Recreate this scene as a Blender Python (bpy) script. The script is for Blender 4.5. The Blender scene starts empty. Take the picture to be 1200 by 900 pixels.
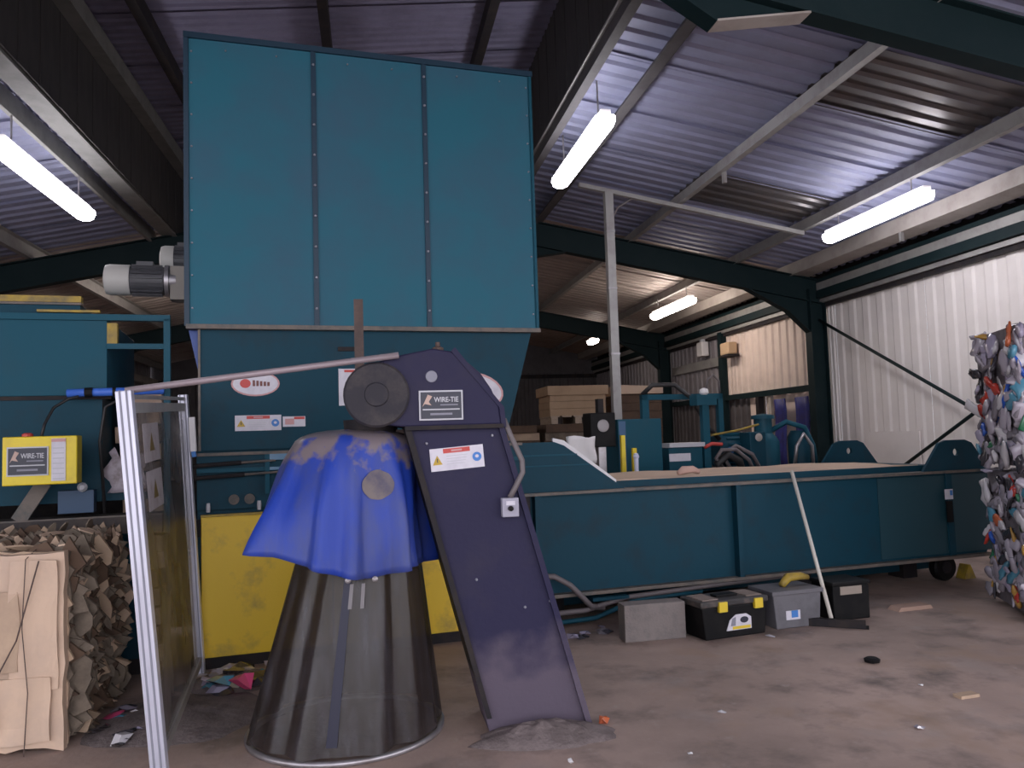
import bpy, bmesh, math, random
from mathutils import Vector, Matrix, noise as mnoise
random.seed(7)
D = bpy.data
S = bpy.context.scene
COL = S.collection
PI = math.pi

# ------------------------------------------------------------------ camera
F_PX, CAM_H = 930.0, 1.45
def _cv(px, py): return Vector(((px - 600) / F_PX, -(py - 450) / F_PX, 1.0))
_Y = _cv(435, 517); _P = _cv(3300, 517 - .0315 * 2865)
_Z = _Y.cross(_P).normalized()
if _Z.y < 0: _Z = -_Z
_Y.normalize(); _X = _Y.cross(_Z)
if _X.x < 0: _X = -_X
# columns: camera right / up / back in world axes (X right, Y along the shed, Z up)
right = Vector((_X.x, _Y.x, _Z.x)); up = Vector((_X.y, _Y.y, _Z.y)); fwd = Vector((_X.z, _Y.z, _Z.z))
cam_data = D.cameras.new('camera'); cam = D.objects.new('camera', cam_data); COL.objects.link(cam)
cam_data.sensor_width = 36.0; cam_data.lens = F_PX / 1200 * 36.0
cam_data.clip_start = .05; cam_data.clip_end = 200
m = Matrix((right, up, -fwd)).transposed().to_4x4(); m.translation = Vector((0, 0, CAM_H))
cam.matrix_world = m
S.camera = cam

# ------------------------------------------------------------------ world and exposure
SKY = 3.0
w = D.worlds.new('World'); S.world = w; w.use_nodes = True
bg = w.node_tree.nodes['Background']
bg.inputs['Color'].default_value = (.93, .92, 1.0, 1); bg.inputs['Strength'].default_value = SKY
TUBE = 20.0
S.view_settings.view_transform = 'Standard'; S.view_settings.look = 'None'
S.view_settings.exposure = 0.0; S.view_settings.gamma = 1.0
S.view_settings.use_curve_mapping = False

# ------------------------------------------------------------------ materials
def mat(name, col, rough=.6, metal=0.0, col2=None, scale=3.0, lo=.45, hi=.7, detail=5, bump=0.0, bscale=60, spec=.5, stretch=None, alpha=1.0, coat=0.0):
    M = D.materials.new(name); M.use_nodes = True
    nt = M.node_tree; b = nt.nodes['Principled BSDF']; L = nt.links.new
    b.inputs['Roughness'].default_value = rough; b.inputs['Metallic'].default_value = metal
    b.inputs['Specular IOR Level'].default_value = spec
    b.inputs['Coat Weight'].default_value = coat
    b.inputs['Alpha'].default_value = alpha
    c = (*col, 1)
    b.inputs['Base Color'].default_value = c
    tc = nt.nodes.new('ShaderNodeTexCoord')
    src = tc.outputs['Object']
    if stretch:
        mp = nt.nodes.new('ShaderNodeMapping'); mp.inputs['Scale'].default_value = stretch
        L(src, mp.inputs['Vector']); src = mp.outputs['Vector']
    if col2:
        n = nt.nodes.new('ShaderNodeTexNoise'); n.inputs['Scale'].default_value = scale; n.inputs['Detail'].default_value = detail
        n.inputs['Roughness'].default_value = .65
        L(src, n.inputs['Vector'])
        r = nt.nodes.new('ShaderNodeMapRange'); r.inputs['From Min'].default_value = lo; r.inputs['From Max'].default_value = hi
        L(n.outputs['Fac'], r.inputs['Value'])
        mx = nt.nodes.new('ShaderNodeMix'); mx.data_type = 'RGBA'
        mx.inputs[6].default_value = c; mx.inputs[7].default_value = (*col2, 1)
        L(r.outputs['Result'], mx.inputs[0]); L(mx.outputs[2], b.inputs['Base Color'])
    if bump:
        n2 = nt.nodes.new('ShaderNodeTexNoise'); n2.inputs['Scale'].default_value = bscale; n2.inputs['Detail'].default_value = 4
        L(src, n2.inputs['Vector'])
        bp = nt.nodes.new('ShaderNodeBump'); bp.inputs['Strength'].default_value = bump; bp.inputs['Distance'].default_value = .02
        L(n2.outputs['Fac'], bp.inputs['Height']); L(bp.outputs['Normal'], b.inputs['Normal'])
    return M
def emit(name, col, st):
    M = D.materials.new(name); M.use_nodes = True; b = M.node_tree.nodes['Principled BSDF']
    b.inputs['Base Color'].default_value = (.8, .8, .8, 1)
    b.inputs['Emission Color'].default_value = (*col, 1); b.inputs['Emission Strength'].default_value = st
    return M
def film(name, col, alpha, rough=.25, col2=None, scale=3, stretch=(1, 1, .15), a2=None):
    """dirty see-through plastic: part of the light passes straight through, the dirt scatters the rest"""
    M = mat(name, col, rough, col2=col2, scale=scale, stretch=stretch, bump=.15, bscale=12, spec=.35)
    nt = M.node_tree; b = nt.nodes['Principled BSDF']
    b.inputs['Alpha'].default_value = alpha
    if a2 is not None:
        tc = nt.nodes.new('ShaderNodeTexCoord'); n = nt.nodes.new('ShaderNodeTexNoise'); n.inputs['Scale'].default_value = 3.5
        mp = nt.nodes.new('ShaderNodeMapping'); mp.inputs['Scale'].default_value = stretch
        nt.links.new(tc.outputs['Object'], mp.inputs['Vector']); nt.links.new(mp.outputs['Vector'], n.inputs['Vector'])
        r = nt.nodes.new('ShaderNodeMapRange'); r.inputs['From Min'].default_value = .4; r.inputs['From Max'].default_value = .65
        r.inputs['To Min'].default_value = alpha; r.inputs['To Max'].default_value = a2
        nt.links.new(n.outputs['Fac'], r.inputs['Value']); nt.links.new(r.outputs['Result'], b.inputs['Alpha'])
    return M

def dust(M, z0, z1, col, amount=.8, nscale=6.0, lo=.72, hi=1.15):
    """settled dust between heights z0 (none) and z1 (full), broken up by noise"""
    nt = M.node_tree; L = nt.links.new; b = nt.nodes['Principled BSDF']
    tc = nt.nodes.new('ShaderNodeTexCoord'); sp = nt.nodes.new('ShaderNodeSeparateXYZ'); L(tc.outputs['Object'], sp.inputs[0])
    n = nt.nodes.new('ShaderNodeTexNoise'); n.inputs['Scale'].default_value = nscale; n.inputs['Detail'].default_value = 5
    L(tc.outputs['Object'], n.inputs['Vector'])
    r = nt.nodes.new('ShaderNodeMapRange'); r.inputs['From Min'].default_value = z0; r.inputs['From Max'].default_value = z1; L(sp.outputs['Z'], r.inputs['Value'])
    a = nt.nodes.new('ShaderNodeMath'); a.operation = 'ADD'; L(r.outputs['Result'], a.inputs[0]); L(n.outputs['Fac'], a.inputs[1])
    r2 = nt.nodes.new('ShaderNodeMapRange'); r2.inputs['From Min'].default_value = lo; r2.inputs['From Max'].default_value = hi; r2.inputs['To Max'].default_value = amount
    L(a.outputs[0], r2.inputs['Value'])
    mx = nt.nodes.new('ShaderNodeMix'); mx.data_type = 'RGBA'; L(r2.outputs['Result'], mx.inputs[0]); mx.inputs[7].default_value = (*col, 1)
    old = b.inputs['Base Color'].links
    if old: L(old[0].from_socket, mx.inputs[6])
    else: mx.inputs[6].default_value = b.inputs['Base Color'].default_value
    L(mx.outputs[2], b.inputs['Base Color'])
TEAL = mat('teal_paint', (.010, .078, .118), .5, spec=.15, col2=(.022, .072, .102), scale=1.4, lo=.45, hi=.75, bump=.04, bscale=30)
TEALD = mat('teal_paint_worn', (.008, .050, .078), .52, spec=.15, col2=(.016, .040, .058), scale=3.5, lo=.5, hi=.75, bump=.05, bscale=30)
HOPPER = mat('hopper_paint', (.022, .126, .180), .55, spec=.2, col2=(.042, .105, .160), scale=1.1, lo=.42, hi=.7, bump=.03, bscale=25)
SEAM = mat('hopper_seam_paint', (.006, .030, .058), .5)
RUSTEDGE = mat('worn_edge_steel', (.16, .13, .11), .6, col2=(.07, .08, .08), scale=9, bump=.1)
GREEN = mat('frame_green_paint', (.006, .018, .021), .6, spec=.2, col2=(.011, .024, .027), scale=2)
GALV = mat('galvanised_purlin', (.36, .35, .34), .5, metal=.35, col2=(.27, .25, .25), scale=4)
MID = mat('mid_grey_steel', (.19, .185, .175), .6, col2=(.13, .125, .12), scale=4)
DULL = mat('dull_grey_steel', (.085, .08, .085), .6, col2=(.06, .055, .06), scale=4)
CREAM = mat('cream_steel', (.40, .36, .33), .6, col2=(.30, .26, .23), scale=3)
ROOF = mat('roof_sheet_steel', (.29, .305, .445), .52, metal=.2, col2=(.24, .245, .34), scale=1.8, lo=.4, hi=.7)  # blue of the daylight bouncing onto the near roof is put into this colour
ROOFW = mat('roof_sheet_grey_warm', (.40, .345, .32), .5, metal=.15, col2=(.30, .25, .23), scale=1.2)
ROOFD = mat('roof_sheet_dark', (.12, .112, .118), .3, metal=.5, col2=(.13, .11, .10), scale=4)
ROOFB = mat('roof_sheet_dim_brown', (.24, .17, .14), .6, col2=(.15, .10, .085), scale=2)  # brown paints the poor light of the last bay into the sheets
LANT = mat('lantern_sheet', (.23, .22, .33), .6, metal=.1, col2=(.17, .16, .24), scale=3)
CHEEK = mat('lantern_cheek_boards', (.050, .045, .045), .8, col2=(.03, .027, .03), scale=6, stretch=(1, 1, .2))
WHITEW = mat('wall_sheet_white', (.88, .82, .79), .5, col2=(.80, .74, .71), scale=1.3, lo=.45, hi=.75)
CREAMW = mat('wall_sheet_cream', (.80, .66, .58), .55, col2=(.66, .54, .48), scale=1.5)
GREYW = mat('wall_sheet_grey', (.26, .24, .26), .6, col2=(.19, .17, .18), scale=2)
DARKW = mat('wall_sheet_dark', (.10, .09, .095), .7, col2=(.07, .06, .065), scale=2)
YELLOW = mat('yellow_paint', (.78, .52, .03), .45, col2=(.36, .25, .06), scale=4.5, lo=.52, hi=.80, bump=.04)
YELB = mat('yellow_box_paint', (.78, .60, .015), .4, col2=(.62, .45, .02), scale=5)
YELD = mat('yellow_worn', (.40, .27, .03), .55, col2=(.16, .12, .05), scale=9, lo=.4, hi=.7)
CHUTE = mat('chute_paint', (.022, .020, .054), .55, spec=.2, col2=(.034, .030, .055), scale=2.6, lo=.5, hi=.8, bump=.08, bscale=40)
CHUTED = mat('chute_dusty', (.085, .075, .085), .75, col2=(.16, .13, .125), scale=7, lo=.4, hi=.7, bump=.1)
dust(CHUTE, .62, .05, (.115, .092, .122), .85, 5)
DRUM = mat('drum_cover', (.018, .016, .024), .7, col2=(.055, .045, .045), scale=8)
BLACK = mat('black_plastic', (.006, .006, .007), .5, spec=.15, col2=(.013, .012, .012), scale=6)
DARK = mat('dark_steel', (.020, .018, .021), .65, spec=.2, col2=(.042, .032, .028), scale=6)
RUST = mat('brown_steel', (.075, .05, .045), .7, col2=(.12, .075, .06), scale=10)
STEEL = mat('bare_steel', (.42, .40, .42), .38, metal=.7, col2=(.30, .27, .27), scale=8)
ALU = mat('aluminium_profile', (.62, .62, .72), .35, metal=.45, col2=(.48, .48, .56), scale=5, stretch=(1, 1, .2))
TARP = mat('blue_tarpaulin', (.018, .052, .36), .38, spec=.3, col2=(.060, .075, .20), scale=3.0, lo=.42, hi=.66, stretch=(1, 1, .35), bump=.15, bscale=18)
dust(TARP, 1.02, 1.75, (.20, .16, .15), .92, 9, .98, 1.10)
DUST = mat('tarp_dust', (.20, .17, .165), .85, col2=(.11, .10, .14), scale=9)
PVC = film('pvc_skirt', (.027, .020, .018), .76, .25, col2=(.052, .047, .055), scale=5, stretch=(3, 3, .25), a2=.92)
POLY = film('tinted_guard_sheet', (.085, .068, .058), .30, .3, col2=(.20, .17, .16), scale=2.5, stretch=(1, 1, .6), a2=.58)
WHITE = mat('white_plastic', (.75, .73, .74), .5)
PAPER = mat('paper_white', (.66, .64, .70), .6, col2=(.55, .53, .60), scale=10)
RED = mat('red_print', (.52, .06, .05), .5)
PINK = mat('faded_red_print', (.55, .30, .30), .5)
BLUEP = mat('blue_print', (.05, .20, .55), .5)
AMBER = mat('amber_print', (.50, .33, .03), .5)
INK = mat('dark_print', (.020, .022, .040), .4)
SILV = mat('silver_print', (.50, .50, .54), .4)
GREYP = mat('grey_print', (.22, .22, .27), .5)
COPPER = mat('copper_print', (.52, .36, .30), .5)
BROWNP = mat('brown_print', (.16, .05, .04), .5)
BLUE = mat('blue_pipe_paint', (.05, .15, .60), .4)
CARD = mat('cardboard', (.50, .36, .25), .8, col2=(.38, .27, .20), scale=3, lo=.4, hi=.7, bump=.1, bscale=25)
CARDP = mat('cardboard_pale', (.62, .45, .33), .8, col2=(.50, .37, .29), scale=2.5, bump=.12, bscale=12)
CARDD = mat('cardboard_dark', (.115, .070, .045), .85, col2=(.07, .042, .03), scale=4)
CARDG = mat('cardboard_grey', (.21, .165, .125), .85, col2=(.10, .078, .06), scale=7)
WOOD = mat('wood', (.42, .32, .24), .7, col2=(.30, .22, .17), scale=6, stretch=(1, 1, 6))
HANDLE = mat('pale_handle', (.62, .58, .52), .6)
CONCB = mat('concrete_block', (.22, .19, .18), .9, col2=(.17, .15, .145), scale=12, bump=.3, bscale=80)
HOSE = mat('grey_hose', (.14, .12, .125), .55)
HOSEB = mat('black_hose', (.018, .017, .018), .5)
MOTG = mat('motor_grey', (.085, .085, .095), .5, col2=(.055, .055, .062), scale=9)
MOTC = mat('motor_cream', (.55, .53, .50), .5)
LATCH = mat('yellow_latch', (.72, .52, .03), .45)
GREYC = mat('grey_crate_plastic', (.13, .125, .14), .6, col2=(.09, .085, .095), scale=5)
DIRT = mat('floor_dirt', (.20, .16, .155), .95, col2=(.12, .095, .09), scale=9, bump=.5, bscale=40)
LAMP = emit('lamp_diffuser_lit', (.98, .95, 1.0), TUBE)
LAMPW = emit('lamp_diffuser_warm', (1.0, .88, .79), TUBE*1.3)
GLASSD = mat('instrument_glass', (.30, .28, .29), .3)

# concrete floor with stains
FLOOR = mat('concrete_floor', (.235, .190, .170), .62, bump=.15, bscale=25)
def _floor(M):
    nt = M.node_tree; L = nt.links.new; b = nt.nodes['Principled BSDF']
    tc = nt.nodes.new('ShaderNodeTexCoord')
    def nz(sc, lo, hi, det=6):
        n = nt.nodes.new('ShaderNodeTexNoise'); n.inputs['Scale'].default_value = sc; n.inputs['Detail'].default_value = det
        n.inputs['Roughness'].default_value = .62
        L(tc.outputs['Object'], n.inputs['Vector'])
        r = nt.nodes.new('ShaderNodeMapRange'); r.inputs['From Min'].default_value = lo; r.inputs['From Max'].default_value = hi
        L(n.outputs['Fac'], r.inputs['Value']); return r.outputs['Result']
    def mix(f, a, c):
        x = nt.nodes.new('ShaderNodeMix'); x.data_type = 'RGBA'; L(f, x.inputs[0])
        if isinstance(a, tuple): x.inputs[6].default_value = (*a, 1)
        else: L(a, x.inputs[6])
        x.inputs[7].default_value = (*c, 1); return x.outputs[2]
    c = mix(nz(.9, .35, .7), (.47, .345, .295), (.27, .20, .17))
    c = mix(nz(2.3, .50, .72), c, (.14, .11, .098))
    c = mix(nz(1.6, .55, .8), c, (.34, .285, .265))
    c = mix(nz(9, .60, .80), c, (.42, .345, .31))
    c = mix(nz(1.25, .56, .74, 4), c, (.36, .245, .175))
    L(c, b.inputs['Base Color'])
_floor(FLOOR)

# ------------------------------------------------------------------ mesh helpers
class MB:
    def __init__(s): s.v = []; s.f = []
    def add(s, vs, fs):
        o = len(s.v); s.v += [tuple(p) for p in vs]; s.f += [tuple(i + o for i in f) for f in fs]; return s
    def box(s, x0, x1, y0, y1, z0, z1):
        return s.add([(x0,y0,z0),(x1,y0,z0),(x1,y1,z0),(x0,y1,z0),(x0,y0,z1),(x1,y0,z1),(x1,y1,z1),(x0,y1,z1)],
              [(0,3,2,1),(4,5,6,7),(0,1,5,4),(1,2,6,5),(2,3,7,6),(3,0,4,7)])
    def prism(s, pts, y0, y1):
        """outline in x-z, extruded along y"""
        n = len(pts)
        a = sum(pts[i][0]*pts[(i+1)%n][1]-pts[(i+1)%n][0]*pts[i][1] for i in range(n))
        if a < 0: pts = pts[::-1]
        vs = [(x,y0,z) for x,z in pts] + [(x,y1,z) for x,z in pts]
        fs = [tuple(range(n)), tuple(range(2*n-1, n-1, -1))] + [(i, i+n, (i+1)%n+n, (i+1)%n) for i in range(n)]
        return s.add(vs, fs)
    def beam(s, a, b, w, h, upv=(0,0,1)):
        """rectangular bar from a to b"""
        a = Vector(a); b = Vector(b); d = (b-a).normalized(); u = Vector(upv)
        if abs(d.dot(u)) > .98: u = Vector((0,1,0))
        sx = d.cross(u).normalized()*w/2; uz = sx.cross(d).normalized()*h/2
        vs = [a-sx-uz, a+sx-uz, a+sx+uz, a-sx+uz, b-sx-uz, b+sx-uz, b+sx+uz, b-sx+uz]
        return s.add(vs, [(0,3,2,1),(4,5,6,7),(0,1,5,4),(1,2,6,5),(2,3,7,6),(3,0,4,7)][:] )
    def ibeam(s, a, b, w, h, t=.014, upv=(0,0,1)):
        a = Vector(a); b = Vector(b); d = (b-a).normalized(); u = Vector(upv)
        sx = d.cross(u).normalized(); uz = sx.cross(d).normalized()
        for o in (h/2-t/2, -h/2+t/2): s.beam(a+uz*o, b+uz*o, w, t, upv)
        s.beam(a, b, t, h-2*t, upv); return s
    def tube(s, pts, r, n=10, cap=True):
        pts = [Vector(p) for p in pts]; k = len(pts); o = len(s.v)
        rr = r if isinstance(r, (list, tuple)) else [r]*k
        ref = Vector((0,0,1)); prev = None
        for i, p in enumerate(pts):
            d = (pts[min(i+1,k-1)]-pts[max(i-1,0)]).normalized()
            if prev is None:
                x = d.cross(ref if abs(d.z) < .9 else Vector((0,1,0))).normalized()
            else: x = (prev - d*prev.dot(d)).normalized()
            prev = x; y = d.cross(x)
            for j in range(n):
                a = 2*PI*j/n; s.v.append(tuple(p + (x*math.cos(a)+y*math.sin(a))*rr[i]))
        for i in range(k-1):
            for j in range(n):
                s.f.append((o+i*n+j, o+i*n+(j+1)%n, o+(i+1)*n+(j+1)%n, o+(i+1)*n+j))
        if cap: s.f.append(tuple(o+j for j in range(n-1,-1,-1))); s.f.append(tuple(o+(k-1)*n+j for j in range(n)))
        return s
    def lathe(s, prof, c=(0,0,0), axis='z', n=24, cap=True):
        """profile of (radius, height) turned round an axis through c"""
        o = len(s.v); k = len(prof)
        for r, h in prof:
            for j in range(n):
                a = 2*PI*j/n; p, q = r*math.cos(a), r*math.sin(a)
                v = {'z': (p,q,h), 'x': (h,p,q), 'y': (p,h,-q)}[axis]
                s.v.append((v[0]+c[0], v[1]+c[1], v[2]+c[2]))
        for i in range(k-1):
            for j in range(n): s.f.append((o+i*n+j, o+i*n+(j+1)%n, o+(i+1)*n+(j+1)%n, o+(i+1)*n+j))
        if cap: s.f.append(tuple(o+j for j in range(n-1,-1,-1))); s.f.append(tuple(o+(k-1)*n+j for j in range(n)))
        return s
    def disc(s, cx, cz, rx, rz, y0, y1, n=24):
        return s.prism([(cx+rx*math.cos(2*PI*i/n), cz+rz*math.sin(2*PI*i/n)) for i in range(n)], y0, y1)
    def mesh(s, name):
        me = D.meshes.new(name); me.from_pydata(s.v, [], s.f); me.update()
        bm = bmesh.new(); bm.from_mesh(me); bmesh.ops.recalc_face_normals(bm, faces=bm.faces[:]); bm.to_mesh(me); bm.free()
        return me
    def build(s, name, mt, parent=None, smooth=False, bevel=0, label=None, loc=None):
        me = s.mesh(name); me.materials.append(mt)
        if smooth:
            for p in me.polygons: p.use_smooth = True
        o = D.objects.new(name, me); COL.objects.link(o)
        if parent: o.parent = parent
        if loc: o.location = loc
        if smooth == 'auto':
            try: me.set_sharp_from_angle(angle=.7)
            except Exception: pass
        if bevel:
            b = o.modifiers.new('edge', 'BEVEL'); b.width = bevel; b.segments = 2; b.limit_method = 'ANGLE'
        if label: o['label'] = label
        return o
def inst(name, me, parent, loc=(0,0,0), rot=(0,0,0), scale=(1,1,1), mt=None):
    o = D.objects.new(name, me); COL.objects.link(o); o.parent = parent
    o.location = loc; o.rotation_euler = rot; o.scale = scale
    if mt:
        o.material_slots[0].link = 'OBJECT'; o.material_slots[0].material = mt
    return o
def tag(o, label, cat, group=None, kind=None):
    o['label'] = label; o['category'] = cat
    if group: o['group'] = group
    if kind: o['kind'] = kind
    return o
def empty(name, loc=(0,0,0), rz=0):
    o = D.objects.new(name, None); COL.objects.link(o); o.location = loc; o.rotation_euler = (0,0,rz); o.empty_display_size = .1
    return o
def thing(name, label, cat, loc=(0,0,0), rz=0, group=None): return tag(empty(name, loc, rz), label, cat, group)
def struct(o): o['kind'] = 'structure'; return o
def place(o, loc, rz=0): o.location = loc; o.rotation_euler = (0,0,rz); return o
def text(name, body, size, loc, mt, parent, rot=(PI/2,0,0), xs=1.0, bold=.0):
    cu = D.curves.new(name, 'FONT'); cu.body = body; cu.size = size; cu.extrude = .0006; cu.align_x = 'CENTER'; cu.align_y = 'CENTER'; cu.offset = bold
    t = D.objects.new('tmp', cu); COL.objects.link(t); bpy.context.view_layer.update()
    me = D.meshes.new_from_object(t.evaluated_get(bpy.context.evaluated_depsgraph_get())); me.name = name
    D.objects.remove(t); D.curves.remove(cu)
    me.materials.clear(); me.materials.append(mt)
    o = D.objects.new(name, me); COL.objects.link(o); o.parent = parent; o.location = loc; o.rotation_euler = rot; o.scale = (xs,1,1)
    return o

# the machine line stands 7.7 degrees off the building's grid
TH = math.radians(7.7); O = Vector((1.1, 5.87, 0))
def mw(u, v, z=0): c, s_ = math.cos(TH), math.sin(TH); return Vector((O.x+u*c-v*s_, O.y+u*s_+v*c, z))

# ================================================================== SETTING
me = MB().box(-9, 14, -8, 26, -.2, 0)
floor = struct(me.build('floor', FLOOR))

RX, RZ = .55, 4.57                        # ridge: x and underside of rafters
def zb(x): return RZ - .19*(x-RX) if x >= RX else RZ - .20*(RX-x)
Y_FRAMES = (4.6, 11.2, 17.7)
Y0R, Y1R = -1.6, 24.0
def corr_profile(width, pitch, depth):
    n = int(round(width/pitch)); pts = []
    for i in range(n):
        y = i*pitch
        pts += [(y, 0), (y+pitch*.40, 0), (y+pitch*.52, depth), (y+pitch*.88, depth)]
    pts.append((width, 0)); return pts
def sheet_mesh(name, length, dz, width, pitch, depth, mt, t=.003):
    """ribbed sheet: ribs run along x; dz = rise over the length"""
    pr = corr_profile(width, pitch, depth); n = len(pr)
    vs = []
    for tt in (0, t):
        for x, z0 in ((0, 0), (length, dz)):
            vs += [(x, y, z0+z+tt) for y, z in pr]
    fs = []
    for i in range(n-1):
        fs.append((i, i+1, n+i+1, n+i)); fs.append((2*n+i, 3*n+i, 3*n+i+1, 2*n+i+1))
    fs += [(0, n, 3*n, 2*n), (n-1, 3*n-1, 4*n-1, 2*n-1)]
    me = MB().add(vs, fs).mesh(name); me.materials.append(mt); return me
ceiling = struct(empty('ceiling', (0,0,0)))
OFF = .53
def zs(x): return zb(x) + OFF
def roof_row(x0, x1, y0, y1, mt, tagname):
    me = sheet_mesh('roof_sheet', x1-x0, zs(x1)-zs(x0), 1.04, .208, .027, mt)
    y = y0; k = 0
    while y < y1 - .05:
        inst('roof_sheet', me, ceiling, (x0, y, zs(x0) + (.006 if k % 2 else 0))); y += 1.0; k += 1
    return me
LY0, LY1 = 4.4, 11.4                      # raised lantern over the hopper
LXL, LXR = -2.52, 1.93
darkme = sheet_mesh('roof_sheet', 1.67, zs(5.57)-zs(3.9), 1.04, .208, .027, ROOFD)
for (x0, x1) in ((LXR, 3.9), (3.9, 5.57), (5.57, 7.15)):
    me = sheet_mesh('roof_sheet', x1-x0, zs(x1)-zs(x0), 1.04, .208, .027, ROOF)
    meb = me.copy(); meb.materials[0] = ROOFB
    mew = me.copy(); mew.materials[0] = ROOFW
    k = 0; y = Y0R - .9
    while y < Y1R - .05:
        use = me if y < 11 else mew if y < 18 else meb
        if x0 == 3.9 and (abs(y-5.5) < .3 or abs(y-8.5) < .3): use = darkme
        inst('roof_sheet', use, ceiling, (x0, y, zs(x0) + (.006 if k % 2 else 0))); y += 1.0; k += 1
for (x0, x1) in ((-6.2, -4.3), (-4.3, LXL)):
    roof_row(x0, x1, Y0R-.9, 11.1, ROOF, 'L'); roof_row(x0, x1, 11.4, Y1R, ROOFW, 'L')
for y0, y1, mt in ((Y0R-.9, LY0, ROOF), (LY1, 18.4, ROOFW), (18.4, Y1R, ROOFB)):
    roof_row(LXL, RX, y0, y1, mt, 'l'); roof_row(RX, LXR, y0, y1, mt, 'r')
# lantern: mono-pitch lid, two boarded cheeks, two ends
def zl(x): return 5.32 + (x-LXL)*.10
me = sheet_mesh('lantern_sheet', LXR-LXL+.2, zl(LXR+.1)-zl(LXL-.1), 1.04, .13, .022, LANT)
y = LY0
while y < LY1: inst('lantern_sheet', me, ceiling, (LXL-.1, y, zl(LXL-.1)), mt=None); y += 1.0
def cheek(x, z0, z1, side):
    yy = LY0; i = 0
    meb = MB().box(-.012, .012, 0, .196, z0, z1).mesh('cheek_board'); meb.materials.append(CHEEK)
    while yy < LY1 - .02:
        inst('cheek_board', meb, ceiling, (x + (.005 if i % 2 else 0), yy, 0)); yy += .2; i += 1
cheek(LXL, zs(LXL)-.17, zl(LXL)+.02, -1); cheek(LXR, zs(LXR)-.1, zl(LXR)+.02, 1)
for yy in (LY0, LY1): MB().prism([(LXL, zs(LXL)-.25), (RX, RZ+.2), (LXR, zs(LXR)-.25), (LXR, zl(LXR)), (LXL, zl(LXL))], yy-.02, yy+.02).build('lantern_end', CHEEK, ceiling)
for x in (-1.93, -.36, 1.23): MB().box(x-.045, x+.045, LY0, LY1, zl(x)-.16, zl(x)-.002).build('lantern_purlin', DARK, ceiling)
MB().box(LXL+.02, LXL+.16, LY0, LY1, zl(LXL)-.19, zl(LXL)-.01).build('lantern_purlin', MID, ceiling)
# purlins (Z sections) run the length of the shed
def purlin(x, y0, y1, mt=GALV, w=.07, h=.17):
    z = zb(x) + .36
    mb = MB(); sl = -.19 if x > RX else .2
    mb.box(x-.004, x+.004, y0, y1, z, z+h-.01); mb.box(x-w, x, y0, y1, z, z+.006); mb.box(x, x+w, y0, y1, z+h-.016, z+h-.01)
    mb.build('purlin', mt, ceiling)
for x in (3.90, 5.57): purlin(x, Y0R, Y1R)
purlin(2.52, Y0R, Y1R, DULL, .11)
for x in (-4.30, -5.8): purlin(x, Y0R, Y1R)
MB().box(LXR+.012, LXR+.10, LY0, LY1, zs(LXR)-.22, zs(LXR)-.03).build('lantern_trimmer', DULL, ceiling)
MB().box(LXR-.02, LXR+.012, LY0, LY1, zs(LXR)-.115, zs(LXR)-.10).build('lantern_trim_strip', GALV, ceiling)
MB().box(LXL-.20, LXL-.012, LY0, LY1, zb(LXL-.1)+.355, zb(LXL-.1)+.37).build('lantern_trimmer', MID, ceiling)
MB().box(LXL-.05, LXL-.012, LY0, LY1, zb(LXL-.1)+.37, zs(LXL)-.03).build('lantern_trimmer', MID, ceiling)
MB().box(LXL-.37, LXL-.33, LY0, LY1, zb(LXL-.35)+.33, zs(LXL-.35)-.02).build('purlin', MID, ceiling)
for x in (.35, .75):
    for a, b in ((Y0R, LY0-.05), (LY1+.05, Y1R)): purlin(x, a, b)
# eaves purlins, wide and cream
MB().prism([(6.42, 3.80), (6.70, 3.775), (6.70, 3.80), (6.45, 3.98), (6.42, 3.98)], Y0R, Y1R).build('eaves_purlin', CREAM, ceiling)
MB().box(-6.1, -5.95, Y0R, Y1R, 3.2, 3.38).build('eaves_purlin', CREAM, ceiling)
# small cleats under purlins where sheets lap (visible lugs)
for x, y in ((3.9, 8.05), (6.45, 8.6)):
    MB().box(x-.02, x+.02, y-.02, y+.02, zb(x)+.24, zb(x)+.38).build('purlin_cleat', GALV, ceiling)

# right wall: sheets hung from rails
WX = 7.0
wall_right = struct(empty('wall_right', (WX, 0, 0)))
def wall_sheets(parent, y0, y1, z0, z1, mt, pitch=.25, flip=1, name='wall_sheet'):
    pr = corr_profile(1.0, pitch, .03 if pitch < .3 else .016); n = len(pr); vs = []
    for t in (0, .003):
        for z in (z0, z1): vs += [(flip*(.03-d)+t, y, z) for y, d in pr]
    fs = []
    for i in range(n-1): fs += [(i, i+1, n+i+1, n+i), (2*n+i, 3*n+i, 3*n+i+1, 2*n+i+1)]
    me = MB().add(vs, fs).mesh(name); me.materials.append(mt)
    y = y0; k = 0
    while y < y1 - .02:
        inst(name, me, parent, (flip*(.004 if k % 2 else 0), y, 0), scale=(1, min(1, y1-y), 1)); y += 1.0; k += 1
wall_sheets(wall_right, 3.0, 11.3, 0, 3.45, WHITEW, pitch=.333)
wall_sheets(wall_right, 11.3, 14.9, 2.05, 3.45, CREAMW)
wall_sheets(wall_right, 14.9, 17.7, 2.05, 3.45, GREYW)
wall_sheets(wall_right, 17.7, 24.0, 0, 3.45, GREYW)
wall_sheets(wall_right, 11.3, 13.9, 0, 2.05, CREAMW, pitch=.5)
wall_sheets(wall_right, 13.9, 17.7, 0, 2.05, DARKW, pitch=.25)
MB().box(.06, .10, 2.0, 24.0, 3.35, 4.1).build('eaves_closer', DARK, wall_right)
MB().box(-.06, .0, 3.0, 24.0, 3.31, 3.37).build('eaves_angle', DARK, wall_right)
MB().box(-.10, .02, 3.0, 24.0, 3.37, 3.43).build('eaves_strip', GALV, wall_right)
MB().box(-.16, .02, 3.0, 24.0, 3.44, 3.56).build('eaves_beam', GREEN, wall_right)
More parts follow.
